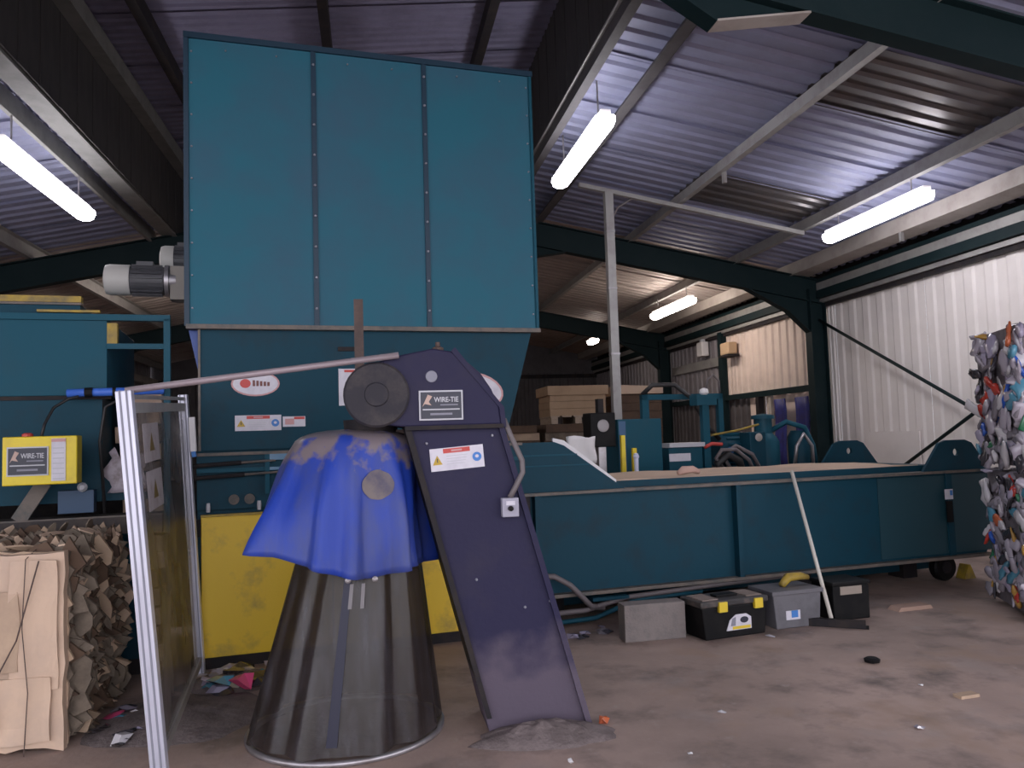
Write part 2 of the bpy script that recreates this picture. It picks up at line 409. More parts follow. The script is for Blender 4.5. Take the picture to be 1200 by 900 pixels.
MB().box(-.14, .02, 3.0, 24.0, 3.57, 3.68).build('gutter_face', GALV, wall_right)
MB().box(-.14, .02, 3.0, 24.0, 3.685, 3.74).build('gutter_angle', GREEN, wall_right)
MB().box(-.09, -.01, 11.4, 17.6, 2.03, 2.13).build('wall_rail', GREEN, wall_right)
MB().box(-.11, -.01, 14.72, 14.90, 0, 3.4).build('wall_post', GREEN, wall_right)
MB().box(-.11, -.01, 13.3, 13.42, 0, 2.03).build('wall_post', DARK, wall_right)
MB().box(-.06, -.01, 12.95, 13.05, 0, 2.03).build('wall_post', CREAM, wall_right)
MB().box(-.05, -.005, 15.0, 17.5, 2.75, 2.93).build('wall_rail', GALV, wall_right)
MB().box(-.03, -.012, 9.2, 10.3, .6, 1.36).build('wall_board', WHITEW, wall_right)

wall_back = struct(empty('wall_back', (0, 24.0, 0)))
me = sheet_mesh('wall_sheet', 3.4, 0, 1.0, .25, .03, DARKW)
x = -6.2
while x < 7.0:
    o = inst('wall_sheet', me, wall_back); o.rotation_euler = (0, -PI/2, PI/2); o.location = (x+1.0, 0, 0)
    x += 1.0
MB().prism([(-6.3, 3.3), (7.1, 3.3), (7.1, 3.9), (RX, 5.15), (-6.3, 3.9)], 0.03, .10).build('gable_panel', DARKW, wall_back)
MB().box(-6.2, 7, -.06, -.01, 3.22, 3.34).build('wall_rail', DARK, wall_back)
wall_left = struct(empty('wall_left', (-6.15, 0, 0)))
wall_sheets(wall_left, 3.0, 24.0, 0, 3.9, GREYW, flip=-1)

# portal frames
def portal(yf, label, n):
    t = thing('portal_frame', label, 'steel frame', (0, yf, 0))
    w_, h_ = .15, .36
    # left and right rafters; centre line is zb + h/2
    hz = lambda x: zb(x) + h_/2
    if n == 2 or n == 0:
        segs = [((RX, 0, hz(RX)), (6.95, 0, hz(6.95))), ((RX, 0, hz(RX)), (-6.0, 0, hz(-6.0)))]
    else:
        segs = [((RX, 0, hz(RX)), (6.95, 0, hz(6.95))), ((RX, 0, hz(RX)), (-6.0, 0, hz(-6.0)))]
    for a, b in segs: MB().ibeam(a, b, w_, h_).build('rafter', GREEN, t)
    for x, zt in ((6.82, zb(6.82)+.2), (-5.95, zb(-5.95)+.2)):
        mb = MB(); s_ = 1 if x > 0 else -1
        mb.box(x-.012, x+.012, -.006, .006, 0, zt)
        mb.box(x-.13, x-.116, -.09, .09, 0, zt); mb.box(x+.116, x+.13, -.09, .09, 0, zt); mb.box(x-.116, x+.116, -.008, .008, 0, zt)
        mb.build('column', GREEN, t)
        MB().box(x-.18, x+.18, -.14, .14, 0, .02).build('base_plate', GREEN, t)
        # eaves haunch below the rafter
        e = x - s_*.13
        MB().prism([(e, zb(e)), (e, 2.92), (e-s_*.35, zb(e-s_*.35)-.22), (e-s_*1.0, zb(e-s_*1.0))], -.006, .006).build('haunch_web', GREEN, t)
        mb = MB(); mb.beam((e, 0, 2.92), (e-s_*.35, 0, zb(e-s_*.35)-.22), .15, .014); mb.beam((e-s_*.35, 0, zb(e-s_*.35)-.22), (e-s_*1.0, 0, zb(e-s_*1.0)), .15, .014)
        mb.build('haunch_flange', GREEN, t)
    # apex haunch
    MB().prism([(1.7, zb(1.7)), (2.85, zb(2.85)), (2.2, zb(2.2)-.22)], -.008, .008).build('apex_haunch_web', GREEN, t)
    MB().beam((2.85, 0, zb(2.85)-.005), (2.2, 0, zb(2.2)-.225), .15, .014).build('apex_haunch_flange', CREAM if n == 0 else GREEN, t)
    MB().beam((2.2, 0, zb(2.2)-.225), (1.7, 0, zb(1.7)-.005), .15, .014).build('apex_haunch_flange', GREEN, t)
    return t
portal(4.6, 'dark green steel portal frame nearest the camera, crossing the top right corner', 0)
portal(11.2, 'dark green steel portal frame behind the tall hopper, with column against the white wall', 1)
portal(17.7, 'dark green steel portal frame furthest back, beyond the cardboard stacks', 2)

# wall bracing rods
def rod(name, a, b, r, mt, label, cat, group=None, n=10):
    a = Vector(a); b = Vector(b)
    o = MB().tube([(0,0,0), b-a], r, n).build(name, mt, None, True); o.location = a
    return tag(o, label, cat, group)
rod('bracing_rod', (6.88, 11.25, 3.13), (6.88, 4.9, -.02+.05), .022, GREEN, 'dark bracing rod slanting down from the column across the white wall', 'bracing rod')
rod('bracing_rod', (6.84, 11.1, .05), (6.84, 4.9, 3.13), .022, GREEN, 'dark bracing rod rising to the right behind the plastic bales', 'bracing rod')

# ------------------------------------------------------------------ lights
def batten(label, x, y0, y1, z, lamp=None):
    L_ = y1-y0
    t = thing('ceiling_light', label, 'light', (x, y0, z), 0, 'fluorescent battens under the roof')
    MB().box(-.045, .045, .02, L_-.02, .045, .10).build('body', WHITE, t)
    # rounded diffuser, lit
    prof = [(-.092, .045), (-.095, .01), (-.075, -.04), (-.03, -.06), (.03, -.06), (.075, -.04), (.095, .01), (.092, .045)]
    mb = MB(); n = len(prof); rings = [(0, .72), (.03, .95), (.06, 1.0), (L_-.06, 1.0), (L_-.03, .95), (L_, .72)]
    vs = []
    for yy, s_ in rings: vs += [(p*s_, yy, q*s_+.045*(1-s_)) for p, q in prof]
    fs = [tuple(range(n)), tuple(range(len(vs)-1, len(vs)-n-1, -1))]
    for i in range(len(rings)-1): fs += [(i*n+j, i*n+(j+1)%n, (i+1)*n+(j+1)%n, (i+1)*n+j) for j in range(n)]
    mb.add(vs, fs).build('diffuser', lamp or LAMP, t, True)
    for yy in (.25, L_-.25):
        MB().tube([(0, yy, .09), (0, yy, zb(x)+.37-z)], .008, 6).build('hanger', STEEL, t)
    return t
batten('lit fluorescent batten just right of the tall hopper', 2.08, 6.5, 8.3, 4.19)
batten('lit fluorescent batten above the white wall on the right', 5.55, 6.95, 8.75, 3.74)
batten('lit fluorescent batten in the far bay, smallest in view', 5.48, 12.75, 14.65, 3.69, LAMPW)
batten('lit fluorescent batten at the left edge of the picture', -2.86, 6.72, 8.75, 3.87)
batten('small lit batten deep in the last bay, only its end showing', 5.40, 18.45, 18.95, 3.71, LAMPW)
batten('lit fluorescent batten hidden behind the left side of the hopper', -2.75, 13.2, 15.0, 3.86, LAMPW)

# conduit along the roof slope and its drop post
a = Vector((2.55, 9.2, zb(2.55)+.30)); b = Vector((5.5, 9.2, zb(5.5)+.30))
o = MB().beam((0,0,0), b-a, .06, .05).build('roof_conduit', GALV); o.location = a
tag(o, 'grey conduit running down the roof slope from the grey post', 'conduit')
t = thing('conduit_post', 'tall grey square post rising behind the baler to the roof conduit', 'post', (2.92, 9.2, 0))
MB().box(-.05, .05, -.05, .05, 0, 4.42).build('post', GALV, t)
MB().box(-.1, .1, -.1, .1, 0, .02).build('base_plate', GALV, t)
MB().tube([(.05, 0, 4.1), (.12, 0, 4.22), (.30, 0, 4.33)], .012, 8).build('cable', HOSE, t)
for z in (3.9, 3.2, 2.4): MB().box(-.056, .056, -.056, .056, z, z+.02).build('strap', STEEL, t)

# ================================================================== HOPPER
hop = thing('feed_hopper', 'tall teal sheet-steel hopper of three bolted front panels above the baler', 'hopper', O, TH)
U0, U1, Z0, Z1, VB = -2.31, .15, 2.25, 4.25, 1.65
seams = (U0, -1.475, -.68, U1)
for i in range(3):
    a, b = seams[i], seams[i+1]
    MB().box(a+.012, b-.012, -.05, -.035, Z0+.012, Z1-.012).build('front_panel', HOPPER, hop, bevel=.003)
for s_ in seams[1:3]:
    MB().box(s_-.017, s_+.017, -.062, -.034, Z0+.01, Z1-.01).build('panel_seam', SEAM, hop)
mb = MB().box(U0, U0+.012, -.055, VB, Z0, Z1); mb.build('side_panel', TEAL, hop)
MB().box(U1-.012, U1, -.055, VB, Z0, Z1).build('side_panel', TEAL, hop)
MB().box(U0, U1, VB-.012, VB, Z0, Z1).build('back_panel', TEAL, hop)
MB().box(U0-.02, U1+.02, -.07, -.034, Z1-.03, Z1+.01).build('top_rim', SEAM, hop)
MB().box(U0-.01, U1+.02, -.065, .0, Z0-.018, Z0+.012).build('bottom_rim', RUSTEDGE, hop)
MB().box(U0-.02, U0+.012, -.062, -.034, Z0, Z1).build('corner_angle', SEAM, hop)
MB().box(U1-.008, U1+.012, -.062, -.034, Z0, Z1).build('corner_angle', TEAL, hop)
bolt = MB().lathe([(.009, 0), (.009, -.007), (.005, -.010)], axis='y', n=8).mesh('bolt'); bolt.materials.append(mat('bolt_zinc', (.28, .28, .33), .4, metal=.5))
for s_ in seams[1:3]:
    for k in range(9): inst('bolt', bolt, hop, (s_, -.062, Z0+.13+k*.218))
for s_ in (U0+.03, U1-.03):
    for k in range(9): inst('bolt', bolt, hop, (s_, -.05, Z0+.12+k*.22), scale=(.8,1,.8))
for a, b in zip(seams[:-1], seams[1:]):
    for k in (.3, .7): inst('bolt', bolt, hop, (a+(b-a)*k, -.07, Z1-.1), scale=(.7,1,.7))
# tapering throat below the hopper
MB().prism([(-2.25, 1.42), (-2.25, 2.235), (.115, 2.235), (-.05, 1.65), (-.12, 1.42)], .0, 1.5).build('throat', TEALD, hop)
MB().box(-2.25, -2.235, -.012, .0, 1.42, 2.232).build('throat_edge', RUSTEDGE, hop)
MB().prism([(-2.31, 2.23), (-2.25, 2.23), (-2.25, 1.95)], .03, 1.4).build('throat_gusset', mat('gusset_blue', (.04, .08, .28), .5), hop)
MB().box(-1.33, -1.17, -.012, 0, 2.09, 2.12).build('slot_cover', DARK, hop)
# ovals and notices
def oval_badge(c, hw, hh, parent, tilt=0):
    p = MB().disc(0, 0, hw, hh, -.006, 0).build('oval_badge', PINK, parent, label='white oval badge with a red rim'); p.location = c; p.rotation_euler = (0, tilt, 0)
    MB().disc(0, 0, hw*.93, hh*.88, -.008, -.006).build('badge_face', PAPER, p)
    MB().disc(-hw*.42, hh*.02, hw*.22, hh*.36, -.010, -.008).build('badge_mark', RED, p)
    for i in range(5): MB().box(-hw*.12+i*hw*.15, -hw*.02+i*hw*.15, -.010, -.008, -hh*.2, hh*(.28-.04*i)).build('badge_letter', BROWNP, p)
    return p
oval_badge((-1.885, -.001, 1.865), .158, .085, hop)
oval_badge((-.345, -.001, 1.80), .225, .135, hop, .18)
def warn_sign(parent, c, w_, h_, tilt=0, y=-.006):
    p = MB().box(-w_/2, w_/2, y, 0, -h_/2, h_/2).build('warning_sign', PAPER, parent, label='white warning sign with red header, amber triangle and blue disc'); p.location = c; p.rotation_euler = (0, tilt, 0)
    MB().box(-w_*.25, w_*.25, y-.002, y, h_*.26, h_*.46).build('sign_header', RED, p)
    MB().box(-w_*.10, w_*.10, y-.003, y-.002, h_*.32, h_*.40).build('header_mark', PINK, p)
    MB().prism([(-w_*.46, -h_*.22), (-w_*.28, -h_*.22), (-w_*.37, h_*.20)], y-.002, y).build('hazard_triangle', AMBER, p)
    MB().prism([(-w_*.378, -h_*.12), (-w_*.362, -h_*.12), (-w_*.36, h_*.06), (-w_*.38, h_*.06)], y-.003, y-.002).build('hazard_mark', INK, p)
    MB().disc(w_*.37, -h_*.02, w_*.085, w_*.085, y-.002, y).build('mandatory_disc', BLUEP, p)
    MB().disc(w_*.37, -h_*.0, w_*.035, w_*.03, y-.003, y-.002, 12).build('disc_figure', PAPER, p)
    for i in range(4): MB().box(-w_*.20, w_*(.20-.02*i), y-.0015, y, h_*(.12-.12*i), h_*(.145-.12*i)).build('print_line', SILV, p)
    return p
warn_sign(hop, (-1.87, -.001, 1.598), .30, .105)
p = MB().box(-.075, .075, -.006, 0, -.035, .035).build('small_notice', PAPER, hop); p.location = (-1.635, -.001, 1.602)
MB().box(-.06, .0, -.008, -.006, -.02, .02).build('notice_mark', PINK, p)
MB().box(.0, .07, -.008, -.006, .015, .032).build('notice_header', RED, p)
p = MB().box(-.09, .09, -.006, 0, -.13, .13).build('white_notice', PAPER, hop); p.location = (-1.24, -.001, 1.835)
MB().box(-.05, .09, -.008, -.006, .105, .122).build('notice_header', RED, p)

# ================================================================== BALER
bal = thing('baler', 'long teal horizontal baler with yellow front panels and low side chamber', 'baler', O, TH)
MB().box(-2.26, -.02, .03, 1.5, .10, 1.42).build('body', TEALD, bal)
MB().box(-2.26, 0, -.05, .03, 1.385, 1.405).build('ledge', RUSTEDGE, bal)
MB().box(-2.26, 0, -.03, .03, 1.30, 1.385).build('ledge_channel', TEALD, bal)
MB().box(-2.26, 0, -.045, .03, 1.275, 1.30).build('ledge', TEAL, bal)
MB().box(-2.26, 0, -.01, .03, 1.03, 1.275).build('front_plate', TEALD, bal)
MB().box(-1.83, -1.80, -.05, 0, 1.12, 1.385).build('stiffener', TEAL, bal)
MB().box(-1.80, -1.45, -.052, -.048, 1.345, 1.385).build('polished_strip', BLUE if False else mat('polished_teal', (.10, .22, .35), .25), bal)
MB().box(-1.80, -1.45, -.049, -.045, 1.278, 1.298).build('polished_strip', D.materials['polished_teal'], bal)
for z, e in ((1.335, -1.98), (1.255, -1.96)):
    MB().tube([(-2.34, -.06, z-.015), (e, -.06, z)], .014, 8).build('lever', DARK, bal)
    MB().tube([(e, -.06, z), (e+.22, -.045, z+.008)], .008, 8).build('lever_rod', RUSTEDGE, bal)
for u in (-2.03, -1.93): 
    MB().lathe([(.034, 0), (.034, -.015), (.020, -.015), (.020, -.005)], (u, -.01, 1.09), 'y', 16).build('ring_bolt', RUSTEDGE, bal)
for u in (-2.19, -1.87, -1.0, -.8): MB().lathe([(.012, 0), (.014, .03), (.012, .06)], (u, -.03, 1.015), 'z', 10).build('pin', SILV, bal)
for (a, b) in ((-2.235, -1.40), (-1.385, -.48)):
    p = MB().box(a, b, -.035, -.012, .075, .985).build('yellow_panel', YELLOW, bal, bevel=.004)
    MB().box(a, b, -.045, -.012, .985, 1.0).build('panel_lip', YELD, p)
MB().box(-2.27, -2.235, -.05, -.0, .86, .97).build('hinge', BLACK, bal)
MB().box(-2.30, -.02, -.02, .1, 0, .075).build('base_beam', DARK, bal)
MB().box(-2.30, -.02, 1.3, 1.5, 0, .10).build('base_beam', DARK, bal)
# low chamber to the right
side = [(-.02, .25), (-.02, 1.0), (4.6, 1.0), (4.68, .61), (4.49, .25)]
MB().prism(side, .04, .07).build('side_plate', TEALD, bal)
MB().prism(side, 1.33, 1.36).build('side_plate', TEALD, bal)
MB().box(-.02, 4.62, -.03, .10, 1.0, 1.022).build('top_flange', RUSTEDGE, bal)
MB().box(-.02, 4.62, 1.30, 1.43, 1.0, 1.022).build('top_flange', RUSTEDGE, bal)
MB().box(-.02, 4.50, -.03, .10, .235, .26).build('bottom_flange', RUSTEDGE, bal)
MB().box(-.02, 4.50, .06, 1.34, .24, .26).build('chamber_floor', DARK, bal)
MB().box(0.05, 4.3, .10, 1.30, 1.03, 1.058).build('cover_plate', TEALD, bal)
MB().prism([(.75, 1.022), (.80, 1.075), (3.95, 1.075), (3.95, 1.022)], .09, .11).build('inner_wall', TEALD, bal)
for u in (.115, 1.85): MB().box(u-.022, u+.022, -.03, .04, .26, 1.0).build('rib', TEALD, bal)
MB().box(4.05, 4.12, .02, .04, .26, 1.0).build('rib', TEALD, bal)
MB().box(3.3, 4.6, .034, .04, .28, .98).build('end_plate', mat('dark_teal', (.012, .055, .075), .5), bal)
MB().box(.02, .06, -.01, .04, .55, 1.0).build('corner_post', DARK, bal)
def lug(v):
    # plate with an eye hole: ring of quads between the outline and the hole
    outl = [(3.78, 1.02), (3.98, 1.27), (4.06, 1.295), (4.28, 1.295), (4.36, 1.265), (4.52, 1.06), (4.56, 1.02)]
    c = Vector((4.17, 1.185)); n = 28; ins = []; out = []
    def hit(ang):
        d = Vector((math.cos(ang), math.sin(ang))); best = 9
        for i in range(len(outl)):
            p, q = Vector(outl[i]), Vector(outl[(i+1) % len(outl)]); e = q-p
            den = d.x*e.y-d.y*e.x
            if abs(den) < 1e-9: continue
            tt = ((p.x-c.x)*e.y-(p.y-c.y)*e.x)/den; s_ = ((p.x-c.x)*d.y-(p.y-c.y)*d.x)/den
            if tt > 0 and -1e-6 <= s_ <= 1+1e-6: best = min(best, tt)
        return c + d*best
    angs = sorted([2*PI*i/n for i in range(n)] + [math.atan2(p[1]-c.y, p[0]-c.x) % (2*PI) for p in outl])
    vs = []; fs = []
    for y in (v, v+.03):
        for a_ in angs: vs.append((c.x+.035*math.cos(a_), y, c.y+.035*math.sin(a_)))
        for a_ in angs: h = hit(a_); vs.append((h.x, y, h.y))
    k = len(angs)
    for i in range(k):
        j = (i+1) % k
        fs += [(i, j, k+j, k+i), (2*k+i, 3*k+i, 3*k+j, 2*k+j), (i, 2*k+i, 2*k+j, j), (k+i, k+j, 3*k+j, 3*k+i)]
    MB().add(vs, fs).build('lifting_lug', TEALD, bal)
lug(.0); lug(1.37)
MB().prism([(-.02, 1.02), (-.02, 1.40), (.28, 1.40), (.36, 1.37), (.80, 1.06), (.86, 1.02)], .02, .05).build('wedge_plate', TEALD, bal)
MB().beam((.02, .015, 1.30), (.46, .015, 1.30), .012, .012).build('wedge_rib', TEAL, bal)
MB().beam((.02, .015, 1.22), (.56, .015, 1.22), .012, .010).build('wedge_rib', TEAL, bal)
MB().prism([(.28, 1.402), (.36, 1.372), (.80, 1.062), (.80, 1.09), (.37, 1.41), (.28, 1.43)], .05, .075).build('wedge_liner', WHITE, bal)
p = MB().box(4.0, 4.09, -.012, -.006, .765, .855).build('sticker', PAPER, bal)
MB().box(4.055, 4.085, -.014, -.012, .80, .845).build('sticker_print', BLUEP, p)
MB().box(4.01, 4.08, -.012, -.004, .56, .75).build('slot', BLACK, bal)
# under the chamber
for u in (.4, 1.6, 2.8, 4.0):
    MB().box(u-.08, u+.08, .45, .65, 0, .24).build('foot', DARK, bal)
    MB().box(u-.08, u+.08, 1.0, 1.15, 0, .24).build('foot', DARK, bal)
MB().box(0, 4.3, .5, .58, .06, .24).build('skid', TEALD, bal)
MB().tube([(.05, -.08, .42), (.20, -.10, .41), (.32, -.10, .34), (.42, -.09, .24), (.5, -.06, .16), (.62, -.02, .13)], .022, 10).build('hose', HOSE, bal, True)
MB().tube([(.1, -.05, .13), (.45, -.05, .13), (.8, -.02, .19), (1.5, 0, .21), (2.4, .02, .23)], .02, 10).build('pipe', HOSE, bal, True)
MB().tube([(.1, -.02, .05), (.55, -.02, .06), (.9, 0, .16), (1.5, .02, .17)], .018, 10).build('pipe', TEAL, bal, True)
MB().box(.52, .82, -.06, .0, .19, .215).build('cable_tray', TEALD, bal)
# wheel and chock at the far end
wh = thing('trolley_wheel', 'black rubber wheel in the shadow under the right end of the baler', 'wheel', mw(4.15, .22), TH)
MB().lathe([(.05, -.05), (.11, -.05), (.125, -.03), (.125, .03), (.11, .05), (.05, .05)], (0, 0, .125), 'y', 24).build('tyre', BLACK, wh)
MB().lathe([(.055, -.056), (.055, .056)], (0, 0, .125), 'y', 16).build('hub', DARK, wh)
o = MB().prism([(-.07, 0), (.07, 0), (.012, .13), (-.012, .13)], -.05, .05).build('wheel_chock', YELD); place(o, mw(4.42, .22), TH)
tag(o, 'small yellow wedge on the floor under the right end of the baler', 'chock')

# cardboard lying on the cover
mb = MB(); nu, nv = 24, 8; vs = []; fs = []
for i in range(nu+1):
    for j in range(nv+1):
        u = .70+i*(3.15/nu); v = .125+j*(1.12/nv); vs.append((u + .03*math.sin(j*2.3), v + .012*math.sin(i*1.7), 1.064+.006*math.sin(i*.9+j)))
k = len(vs); vs += [(a_, b_, c_+.014) for a_, b_, c_ in vs]
for i in range(nu):
    for j in range(nv):
        q = (i*(nv+1)+j, (i+1)*(nv+1)+j, (i+1)*(nv+1)+j+1, i*(nv+1)+j+1); fs += [q, tuple(x_+k for x_ in q)]
for i in range(nu):
    for j in (0, nv): a_, b_ = i*(nv+1)+j, (i+1)*(nv+1)+j; fs.append((a_, b_, b_+k, a_+k))
for j in range(nv):
    for i in (0, nu): a_, b_ = i*(nv+1)+j, i*(nv+1)+j+1; fs.append((a_, b_, b_+k, a_+k))
o = mb.add(vs, fs).build('cardboard_sheet', CARDP); place(o, O, TH)
tag(o, 'long pale cardboard sheet covering the top of the low baler chamber', 'cardboard')
o = MB().tube([(-.1, 0, .02), (-.05, .01, .045), (.04, 0, .05), (.10, 0, .025)], [.02, .035, .03, .02], 8).build('crumpled_paper', mat('pinkish_paper', (.55, .36, .30), .8), None, True)
place(o, mw(1.62, .35, 1.075), TH); tag(o, 'crumpled pinkish paper lying on the cardboard beside the teal cabinet', 'paper')

# ================================================================== LEFT UNIT
lu = thing('tying_unit', 'teal tying unit with yellow top edge at the left of the hopper', 'machine', O, TH)
MB().box(-4.3, -2.80, .0, 1.2, 1.80, 2.30).build('upper_cabinet', TEAL, lu, bevel=.004)
MB().box(-4.3, -2.42, -.02, .03, 2.285, 2.325).build('top_rail', TEAL, lu)
MB().box(-4.3, -2.96, .02, .9, 2.325, 2.39).build('top_cover', TEALD, lu)
MB().box(-4.3, -2.95, -.01, .06, 2.40, 2.44).build('yellow_edge', YELD, lu)
MB().box(-4.3, -2.95, .0, .05, 2.385, 2.40).build('cover_lip', RUSTEDGE, lu)
MB().box(-3.2, -2.84, -.015, .02, 2.335, 2.35).build('yellow_edge', YELD, lu)
MB().box(-2.46, -2.42, -.02, .03, .9, 2.30).build('frame_post', TEAL, lu)
MB().box(-2.80, -2.46, -.01, .02, 2.10, 2.135).build('frame_rail', TEAL, lu)
MB().box(-2.80, -2.74, .0, .06, 2.12, 2.27).build('yellow_bracket', YELD, lu)
MB().box(-4.3, -2.78, .01, .05, 1.775, 1.80).build('dark_joint', DARK, lu)
MB().box(-4.3, -2.83, .02, 1.1, 1.12, 1.78).build('lower_cabinet', TEALD, lu)
MB().box(-4.3, -2.5, .04, .12, 1.12, 1.30).build('front_skirt', TEALD, lu)
MB().box(-4.3, -2.46, -.12, .15, .92, 1.03).build('channel', mat('dusty_channel', (.050, .042, .042), .8, col2=(.09, .07, .06), scale=8), lu)
MB().box(-4.3, -2.46, -.125, -.115, 1.025, 1.035).build('channel_lip', RUSTEDGE, lu)
MB().box(-4.3, -2.60, .05, .2, .10, .92).build('lower_panel', TEALD, lu)
MB().box(-4.3, -2.60, .05, 1.1, 0, .10).build('base_beam', DARK, lu)
MB().beam((-3.27, -.10, 1.03), (-3.13, -.10, 1.26), .085, .02, (0,1,0)).build('box_arm', RUSTEDGE, lu)
MB().box(-3.06, -2.86, -.08, .02, 1.06, 1.20).build('valve_block', mat('blue_valve', (.02, .06, .13), .5), lu)
MB().lathe([(.02, 0), (.03, -.02), (.015, -.04)], (-2.92, -.08, 1.22), 'y', 12).build('valve_cap', SILV, lu)
MB().tube([(-2.70, -.05, 1.78), (-2.80, -.06, 1.72), (-2.83, -.06, 1.5), (-2.80, -.05, 1.05)], .010, 8).build('cable', HOSEB, lu, True)
MB().box(-4.3, -2.3, .9, 1.2, .1, 1.2).build('rear_frame', DARK, lu)

cb = thing('control_box', 'bright yellow control box with black maker plate on the left machine', 'control box', mw(-3.095, -.36, 1.255), TH)
MB().box(-.195, .195, 0, .14, 0, .285).build('enclosure', YELB, cb, bevel=.006)
p = MB().box(-.17, .045, -.008, 0, .055, .225).build('maker_plate', SILV, cb)
def maker_plate(p, x0, x1, z0, z1, y):
    w_, h_ = x1-x0, z1-z0
    MB().box(x0+.008, x1-.008, y-.003, y, z0+.008, z1-.008).build('plate_field', INK, p)
    MB().prism([(x0+w_*.07, z0+h_*.45), (x0+w_*.20, z0+h_*.86), (x0+w_*.30, z0+h_*.80), (x0+w_*.22, z0+h_*.62), (x0+w_*.28, z0+h_*.5), (x0+w_*.13, z0+h_*.55)], y-.005, y-.003).build('logo', COPPER, p)
    text('lettering', 'WIRE-TIE', h_*.24, (x0+w_*.62, y-.0045, z0+h_*.68), SILV, p, xs=min(1.0, w_*.60/(h_*.24*4.4)), bold=.0006)
    MB().box(x0+w_*.48, x1-w_*.12, y-.005, y-.003, z0+h_*.49, z0+h_*.53).build('print_line', GREYP, p)
    MB().box(x0+w_*.08, x1-w_*.08, y-.005, y-.003, z0+h_*.34, z0+h_*.38).build('print_line', SILV, p)
    MB().box(x0+w_*.25, x1-w_*.25, y-.005, y-.003, z0+h_*.17, z0+h_*.24).build('print_line', GREYP, p)
maker_plate(p, -.17, .045, .055, .225, -.008)
p = MB().box(.06, .135, -.006, 0, .02, .27).build('notice_strip', PAPER, cb)
MB().box(.06, .135, -.008, -.006, .25, .268).build('notice_header', PINK, p)
for i in range(7): MB().box(.068, .127, -.0075, -.006, .03+i*.03, .036+i*.03).build('print_line', SILV, p)
MB().lathe([(.03, 0), (.03, .015), (.018, .022)], (-.08, .06, .285), 'z', 14).build('stop_button', RED, cb)
MB().box(-.04, .04, .14, .30, .09, .15).build('bracket', DARK, cb)
MB().tube([(-.01, .07, .285), (.0, .10, .36), (.03, .18, .46), (.10, .22, .515), (.16, .22, .53)], .009, 8).build('cable', HOSEB, cb, True)

bb = thing('blue_cylinder', 'thin bright blue cylinder lying level behind the top of the guard', 'cylinder', mw(-3.01, -.09, 1.81), TH)
MB().tube([(0, 0, 0), (.56, 0, .012)], .026, 14).build('tube', BLUE, bb, True)
MB().tube([(.10, 0, .002), (.145, 0, .003)], .032, 14).build('clamp', BLACK, bb)
MB().tube([(.26, 0, .005), (.28, 0, .006)], .030, 14).build('clamp', BLACK, bb)
MB().box(.11, .135, .0, .09, -.02, .01).build('bracket', DARK, bb)

# torn plastic film on the unit
mb = MB(); vs = []; fs = []; rr = random.Random(3)
N_ = 7
for i in range(N_+1):
    for j in range(N_+1):
        x = i/N_*.24-.12; z = j/N_*.26; x += .03*math.sin(j*1.3); z += (.04*math.sin(i*2.1) if j == N_ else 0)
        vs.append((x, -.02*abs(math.sin(i*1.2+j*.8))-.004, z))
for i in range(N_):
    for j in range(N_):
        q = i*(N_+1)+j; fs.append((q, q+N_+1, q+N_+2, q+1))
o = mb.add(vs, fs).build('plastic_film', mat('torn_film', (.42, .37, .42), .5, col2=(.22, .18, .18), scale=14), None, True)
md = o.modifiers.new('thick', 'SOLIDIFY'); md.thickness = .003
place(o, mw(-2.68, -.02+.05, 1.17), TH); tag(o, 'torn pale plastic film hanging beside the yellow control box', 'plastic film')
# pale scraps stuck in the gap between unit and hopper
cg = thing('gap_stack', 'column of pale cardboard offcuts in the gap left of the hopper', 'cardboard', mw(-2.64, .45, 0), TH)
for i in range(14):
    z = .12+i*.125; a_ = random.uniform(-.1, .1)
    q = MB().box(-.13, .13, -.10, .10, 0, .11).build('offcut', CARDP if i % 3 else CARD, cg); q.location = (random.uniform(-.03, .03), 0, z); q.rotation_euler = (0, random.uniform(-.06, .06), a_)
MB().box(-.16, .16, -.12, .12, 0, .115).build('base', WOOD, cg)

# motors on the left of the hopper
def motor(label, u, v, z, L_, r, mounts):
    t = thing('geared_motor', label, 'motor', mw(u, v, z), TH)
    MB().lathe([(r*.55, 0), (r*.92, .012), (r, .04), (r, L_*.36)], axis='x', n=24).build('fan_cowl', MOTC, t, 'auto')
    MB().lathe([(r*.93, L_*.36), (r*.93, L_*.82), (r*.7, L_*.86)], axis='x', n=24).build('stator', MOTG, t, 'auto')
    fin = MB().box(L_*.38, L_*.80, -.004, .004, r*.9, r*1.05).mesh('fin'); fin.materials.append(MOTG)
    for k in range(20): inst('fin', fin, t, rot=(2*PI*k/20, 0, 0))
    MB().box(L_*.45, L_*.68, -.06, .06, r*.9, r*1.18).build('terminal_box', MOTG, t)
    MB().lathe([(r*1.05, L_*.84), (r*1.05, L_*.90), (r*.8, L_*.90), (r*.75, L_)], axis='x', n=20).build('flange', STEEL, t, 'auto')
    MB().box(L_*.92, L_+mounts, -r*.7, r*.7, -r*1.3, r*.9).build('gearbox', mat('gear_cream', (.30, .27, .24), .6), t)
    return t
motor('cream and grey geared motor sticking out left of the hopper', -2.95, .8, 2.71, .50, .115, .135)
motor('cream motor cowl half hidden between the larger motor and the hopper', -2.62, 1.3, 2.98, .30, .12, -.02)

